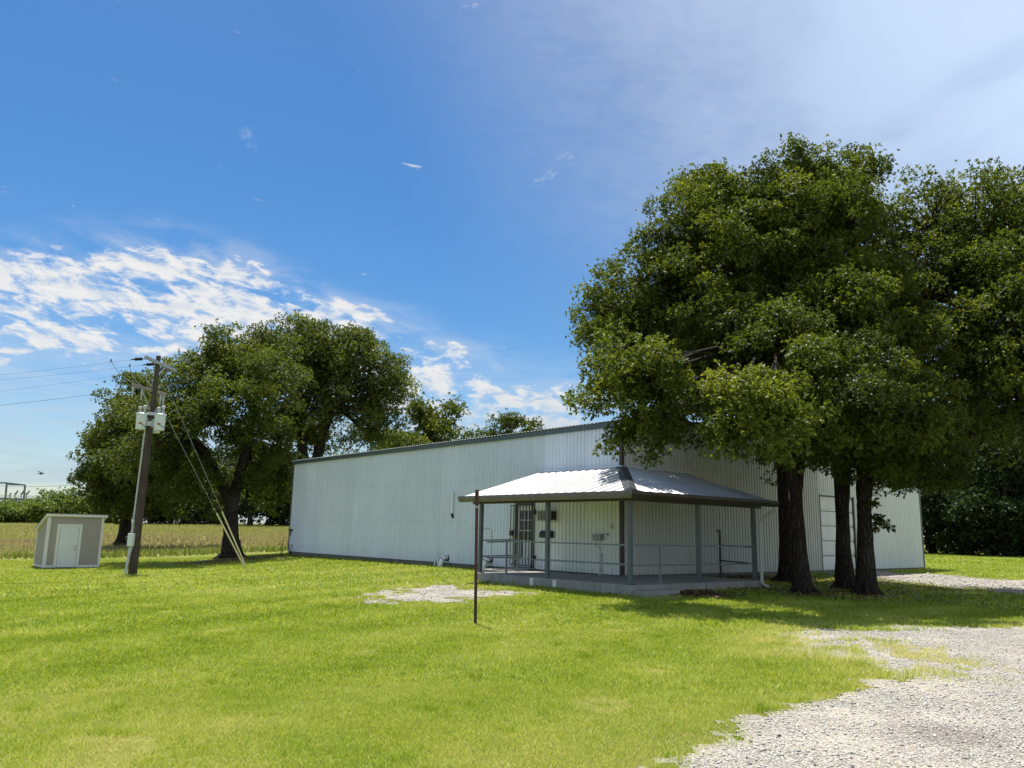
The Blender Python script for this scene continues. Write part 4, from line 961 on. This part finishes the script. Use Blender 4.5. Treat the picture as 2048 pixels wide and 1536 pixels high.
w.tube([BR(2.78, EO + .05, ZV - .13), BR(2.78, EO + .05, ZV - .2), BR(2.52, 2.93, ZV - .55), BR(2.52, 2.93, .36), BR(2.56, 3.12, .26)], .048, 8); w.build('downspout', M['wall_side'], po)
w = MB(); w.box(BL(3.35, .45, ZF - .007), el * 1.3, -er * .62, UP * .014); tag(w.build('door_mat', M['black'], None), 'flat black mat on the slab in front of the entrance door', 'door mat')
w = MB(); pts = [BL(u, .12 + .05 * math.sin(u * 5), ZF + .015) for u in np.linspace(.9, 3.2, 24)]; w.tube(pts, .012, 6)
w.tube([BL(u, .3 + .1 * math.sin(u * 9), ZF + .02) for u in np.linspace(1.6, 2.0, 9)], .02, 6)
tag(w.build('hose', M['black'], None, smooth=True), 'black hose lying along the foot of the porch wall', 'hose')

# ------------------------------------------------------------------ red pole
b0 = on(-.545, 14.3, -.15); w = MB(); p1_ = at(954, 981, 14.25); ax = p1_ - b0
t = empty('red_pole', on(-.545, 14.3), 'rusty dark red steel pole standing alone on the lawn in front of the porch', 'pole')
w.tube([b0 + ax * k for k in np.linspace(0, 1, 12)], .027, 14, True, 0, .03); w.build('shaft', M['rust'], t)
w = MB(); w.tube([b0 + ax * .895, b0 + ax * 1.004], .034, 14); w.build('cap', M['rust'], t)
w = MB(); w.tube([b0 + ax * .875, b0 + ax * .89], .032, 14); w.build('band', M['steel'], t)

# ------------------------------------------------------------------ shed
zs = -.42
def S(a, b, z): return SHED0 + er * a + el * b + UP * (zs + z)
sh = empty('shed', S(0, 0, 0), 'small beige shed with a slanted roof and white trim beside the utility pole', 'shed')
HF, HBk = 2.34, 1.68
w = MB(); w.add([S(0, 0, .05), S(SW, 0, .05), S(SW, 0, HF), S(0, 0, HF), S(0, SD, .05), S(SW, SD, .05), S(SW, SD, HBk), S(0, SD, HBk)], [(0, 1, 2, 3), (5, 4, 7, 6), (4, 0, 3, 7), (1, 5, 6, 2)])
for k in range(1, 12): w.box(S(k * .2, -.003, .1), er * .012, -el * .004, UP * (HF - .2)) if not (.35 < k * .2 < 1.46) and k * .2 < SW - .15 else None
w.build('wall', M['shed'], sh)
w = MB(); w.box(S(-.02, -.02, -.15), er * (SW + .04), el * (SD + .04), UP * .19); w.build('base', M['footing'], sh)
w = MB()
for a in (0, SW - .10): w.box(S(a, -.026, .05), er * .10, el * .024, UP * (HF - .10))
w.box(S(-.026, -.026, .05), er * .024, el * .12, UP * (HF - .12)); w.box(S(-.024, SD - .1, .05), er * .022, el * .12, UP * (HBk - .12))
w.box(S(.10, -.024, .05), er * .28, el * .022, UP * .10); w.box(S(1.42, -.024, .05), er * (SW - 1.52), el * .022, UP * .10); w.box(S(-.022, .094, .05), er * .02, el * (SD - .2), UP * .10)
pieces(w, 'trim_board', M['whitetrim'], sh, bevel=.004)
w = MB()
e1 = [S(-.12, -.10, HF - .02), S(SW + .12, -.10, HF - .02), S(SW + .12, SD + .1, HBk - .05), S(-.12, SD + .1, HBk - .05)]
e2 = [p + UP * .11 for p in e1]; w.add(e1 + e2, [(3, 2, 1, 0), (4, 5, 6, 7), (0, 1, 5, 4), (1, 2, 6, 5), (2, 3, 7, 6), (3, 0, 4, 7)])
rf_ = w.build('roof', M['whitetrim'], sh)
w = MB(); e3 = [p + UP * .112 + (p - S(SW / 2, SD / 2, 1.9)) * .012 for p in e1]; e4 = [p + UP * .025 for p in e3]
w.add(e3 + e4, [(3, 2, 1, 0), (4, 5, 6, 7), (0, 1, 5, 4), (1, 2, 6, 5), (2, 3, 7, 6), (3, 0, 4, 7)]); w.build('shingle', M['shingle'], rf_)
dx0, dw, dh = .52, .76, 1.80
w = MB(); w.box(S(dx0, -.028, .06), er * dw, el * .026, UP * dh); do = w.build('door', M['doorwhite'], sh, bevel=.004)
w = MB(); w.box(S(dx0 - .13, -.034, .05), er * .115, el * .032, UP * (dh + .13)); w.box(S(dx0 + dw + .015, -.034, .05), er * .115, el * .032, UP * (dh + .13)); w.box(S(dx0 - .015, -.034, .065 + dh), er * (dw + .03), el * .032, UP * .115); w.build('door_frame', M['whitetrim'], sh, bevel=.004)
w = MB()
for z in (.84, .98): w.lathe(S(dx0 + dw - .09, -.028, z), [(.03, 0), (.03, .012), (.012, .02), (.012, .05), (.028, .055), (.026, .08)], -el, 12)
pieces(w, 'door_knob', M['steel'], do)
w = MB(); w.box(S(dx0, -.045, .03), er * dw, el * .04, UP * .03); w.build('door_sill', M['black'], sh)

# ------------------------------------------------------------------ utility pole
pb = at(265, 1147, 32.); pb[2] = G(pb[0], pb[1]); pt = at(317.5, 712, 32.1)
def PP(k): return pb + (pt - pb) * k
def kz(z): return (z - pb[2]) / (pt[2] - pb[2])
up_ = empty('utility_pole', pb, 'leaning weathered wooden utility pole carrying three transformers', 'utility pole')
w = MB(); w.tube([PP(k) for k in np.linspace(-.05, 1, 16)], list(np.linspace(.172, .088, 16)), 18, True, 0, .02); w.build('pole', M['pole'], up_, smooth=False)
def arm(a, b, wd, name='crossarm', m='armwood'):
    w = MB(); w.beam(a, b, wd, wd * 1.25); return w.build(name, M[m], up_, bevel=.008)
a0, a1 = at(291, 714, 30.9), at(350, 741, 33.3); ca = arm(a0, a1, .10, m='steel')
c0, c1_ = at(264, 769, 31.2), at(331, 789, 32.6); cb = arm(c0, c1_, .10)
w = MB()
w.beam(c0 * .3 + c1_ * .7, PP(kz(c1_[2] - .9)), .03, .03); w.beam(c0 * .75 + c1_ * .25, PP(kz(c1_[2] - .9)), .03, .03); w.beam(a0 * .3 + a1 * .7, PP(kz(a1[2] - .5)), .03, .03); pieces(w, 'brace', M['steel'], up_)
# lightning arresters and cut-outs under the lower arm
w = MB()
for k in (.04, .30, .86, .95):
    p = c0 + (c1_ - c0) * k; w.lathe(p - UP * .05, [(.03, 0), (.055, .05), (.03, .08), (.055, .13), (.03, .16), (.055, .21), (.03, .25), (.02, .45)], -UP, 10)
pieces(w, 'cutout', M['porcelain'], cb)
ld = np.array([-.93, .25, 0]); ld /= np.linalg.norm(ld)
lines = []
for i, k in enumerate((.02, .40, .80)):
    ins = MB(); p = a0 + (a1 - a0) * k - UP * .06
    q = p + ld * .75 - UP * .02
    ins.lathe(p + ld * .18, [(.015, 0)] + sum([[(.065, .05 * j + .02), (.02, .05 * j + .04)] for j in range(7)], []) + [(.015, .5)], ld, 10)
    ins.tube([p, q], .013, 6); lines.append(q); ins.build('insulator', M['black'], ca)
ends = [at(-330, 775, 42), at(-330, 782, 42.5), at(-330, 815, 43)]
def cable(a, b, sag, r, n=24):
    return [a + (b - a) * t_ - UP * sag * 4 * t_ * (1 - t_) for t_ in np.linspace(0, 1, n)]
pl = ['upper of the two close power lines leaving the top crossarm', 'lower of the two close power lines leaving the top crossarm', 'third power line passing behind the pole top']
for i in range(3):
    w = MB(); w.tube(cable(lines[i], ends[i], .15, .01), .0042, 6); tag(w.build('power_line', M['wire'], None), pl[i], 'power line', 'power lines running left from the pole')
w = MB(); w.tube(cable(at(292, 775, 32), at(-330, 838, 42.5), .15, .01), .007, 6); tag(w.build('power_line', M['wire'], None), 'lowest and thickest line leaving the pole to the left edge', 'power line', 'power lines running left from the pole')
for q, e in ((lines[0] + ld * .9, c0), (lines[1] + ld * .6, c0 * .75 + c1_ * .25), (lines[2] + ld * .55, c0 * .25 + c1_ * .75)):
    w = MB(); m_ = (q + e) / 2 + np.array([-.1, 0, -.15]); w.tube(bez(q, m_, e + UP * .08, 10), .011, 6); w.tube([q - UP * .05, q + UP * .06], .03, 8); w.build('jumper', M['wire'], up_)
# transformers
def transformer(c, label):
    c = np.asarray(c, float); t = empty('transformer', c, label, 'transformer', 'transformers on the utility pole')
    w = MB(); w.lathe(c, [(.19, 0), (.195, .02), (.205, .60), (.225, .605), (.225, .64), (.20, .66), (.12, .69)], UP, 22); w.build('tank', M['transformer'], t, smooth=False)
    w = MB()
    for dx, dy, h in ((-.08, -.04, .27), (.08, .03, .33)):
        w.lathe(c + np.array([dx, dy, .67]), [(.04, 0), (.065, .03), (.04, .06), (.065, .09), (.04, .12), (.05, h - .12), (.085, h - .09), (.085, h - .03), (.03, h)], UP, 12)
    w.build('bushing', M['porcelain'], t)
    w = MB(); n_ = unit(np.array([0, 0, HC]) * 0 - np.array([c[0], c[1], 0])); s_ = np.array([-n_[1], n_[0], 0])
    w.box(c + n_ * .197 - s_ * .10 + UP * .2, s_ * .13, n_ * .012, UP * .08); w.build('sticker', M['orange'], t)
    w = MB(); w.tube(bez(c + n_ * .21 + UP * .26 - s_ * .03, c + n_ * .26 + UP * .1 + s_ * .1, c + s_ * .24 + UP * .12, 8), .010, 6); w.build('lead', M['black'], t)
    w = MB(); pc = PP(kz(c[2] + .35)); d = unit(pc - (c + UP * .35)); w.beam(c + UP * .45 + d * .19, PP(kz(c[2] + .45)), .06, .09); w.beam(c + UP * .2 + d * .19, PP(kz(c[2] + .2)), .06, .09); pieces(w, 'bracket', M['porcelain'], t)
def tz(px, py, Y): return at(px, py, Y)
transformer(tz(281, 859, 31.9), 'pale transformer can hanging on the left side of the pole')
transformer(tz(318, 861, 31.6), 'pale transformer can on the right side of the pole, nearest the viewer')
transformer(tz(309, 866, 32.5), 'transformer can mostly hidden behind the right one')
w = MB(); k0 = kz(at(298, 848, 32)[2]); w.tube([PP(k0 - .01), PP(k0 + .012)], .19, 18); w.tube([PP(k0 + .04), PP(k0 + .055)], .17, 18); pieces(w, 'band', M['porcelain'], up_)
sdv = unit(np.cross(unit(pt - pb), np.array([0, 1., 0]))) * -1
w = MB(); q = lambda k, o: PP(k) - np.array([1, 0, 0]) * (o + .17 - .05 * k) + np.array([0, -.06, 0])
w.tube([q(kz(.95), .03), q(kz(3), .03), q(kz(5.35), .03)], .036, 10); w.tube(bez(q(kz(5.35), .03), q(kz(5.7), .1), q(kz(5.35), .2), 6), .03, 8); w.build('conduit', M['porcelain'], up_)
mb_ = at(263, 1079, 31.8)
w = MB(); w.box(mb_ + np.array([-.12, -.1, -.26]), np.array([.22, 0, 0]), np.array([0, .2, 0]), UP * .50); mo = w.build('meter_box', M['transformer'], up_, bevel=.015)
w = MB(); w.lathe(mb_ + np.array([-.12, 0, .04]), [(.1, 0), (.1, .04), (.08, .1), (.03, .12)], np.array([-1, 0, 0]), 14); w.build('meter', M['black'], mo)
gb = at(250, 1147, 31.6); gb[2] = G(gb[0], gb[1]) - .05
w = MB(); w.tube([mb_ + np.array([-.02, 0, -.26]), gb], .045, 10); w.tube([mb_ + np.array([.05, .02, -.26]), mb_ + np.array([-.12, .02, -1.2])], .03, 8); w.build('pipe', M['porcelain'], up_)
# guy wires with yellow guards
for i, (bx, by, top, gy, lab) in enumerate(((488, 1137, PP(kz(6.9)), (433, 1041), 'left guy wire with a yellow guard, running from below the lower crossarm'), (491.5, 1136, PP(kz(8.1)), (449, 1037), 'right guy wire with a yellow guard, running from the pole top'))):
    b_ = at(bx, by, 34.); b_[2] = G(b_[0], b_[1]); t = empty('guy_wire', b_, lab, 'guy wire', 'guy wires of the utility pole')
    d = unit(top - b_); w = MB(); w.tube([b_ - d * .1, top], .007, 6); w.build('cable', M['steel'], t)
    w = MB(); w.tube([b_ + d * .02, b_ + d * 2.5], .028, 10); w.build('guard', M['yellow'], t)
# soil mound at pole foot left to grass

# ------------------------------------------------------------------ far things
def sub():
    Y = 170.; t = empty('substation_frame', at(25, 1040, Y), 'grey steel substation frame with switches behind the far hedge', 'substation')
    A_ = lambda x, y, dy=0: at(x, y, Y + dy)
    w = MB()
    for x0, y0, x1, y1, dy in ((7, 1040, 13.5, 966, 0), (44.5, 1040, 50, 970, 3), (-28, 1040, -22, 964, -2)): w.beam(A_(x0, y0, dy), A_(x1, y1, dy), .35, .35)
    pieces(w, 'column', M['farsteel'], t)
    w = MB(); w.beam(A_(-30, 965), A_(14, 966), .3, .3); w.beam(A_(14, 966), A_(50, 970), .25, .25); w.beam(A_(14, 969, 5), A_(50, 970, 3), .25, .25); w.beam(A_(-30, 996), A_(61, 999.5), .55, .4); w.beam(A_(-30, 1006, 2), A_(48, 1009, 2), .25, .25); pieces(w, 'beam', M['farsteel'], t)
    for x, h, l_ in ((20, 12, 0), (30, 12, 5), (42, 12, 5), (52.5, 12, 6)):
        w = MB(); w.beam(A_(x, 997), A_(x, 997 - h + 1), .16, .16)
        if l_: w.beam(A_(x + 1, 989), A_(x + 1 + l_, 981), .22, .22)
        else: w.beam(A_(x, 987), A_(x + 3, 987), .2, .2)
        w.build('switch', M['farsteel'], t)
sub()
t = empty('distant_pole', at(168, 1040, 140), 'thin dark utility pole far off above the shed roof', 'utility pole')
w = MB(); w.tube([at(167.5, 1040, 140), at(171.5, 990, 140)], .16, 8); w.build('pole', M['pole'], t)
w = MB(); w.beam(at(165, 992, 140), at(177, 993, 140), .15, .15); w.build('crossarm', M['pole'], t)
for i, (y0, y1) in enumerate(((966, 968), (984, 988), (986, 991), (995, 997))):
    w = MB(); w.tube(cable(at(-60, y0, 175), at(170, y1, 140), .6, .01, 14), .035, 5)
    tag(w.build('distant_line', M['wire'], None), ['highest hair thin line crossing the far sky at left', 'upper of the two close thin lines above the far hedge', 'lower of the two close thin lines above the far hedge', 'lowest thin line just above the far hedge'][i], 'power line', 'distant power lines above the hedge')
def bird():
    c = at(82, 948, 70); w = MB()
    w.tube([c + np.array([-.26, 0, .02]), c + np.array([-.14, 0, .02]), c, c + np.array([.13, 0, .03]), c + np.array([.2, 0, .05]), c + np.array([.26, 0, .04])], [.05, .03, .065, .055, .035, .008], 8)
    for s in (-1, 1):
        a = c + np.array([.06, 0, .04]); b = c + np.array([-.06, 0, .04]); e = np.array([-.05, s * .55, .20]); m_ = np.array([.03, s * .28, .16])
        w.add([a, a + m_, c + e, b + m_ * np.array([1, 1, .9]), b], [(0, 1, 3, 4), (1, 2, 3)]); w.add([p - UP * .012 for p in (a, a + m_, c + e, b + m_ * np.array([1, 1, .9]), b)], [(4, 3, 1, 0), (3, 2, 1)])
    tag(w.build('bird', M['bird'], None), 'small dark bird flying in the pale sky left of the oak', 'bird')
bird()
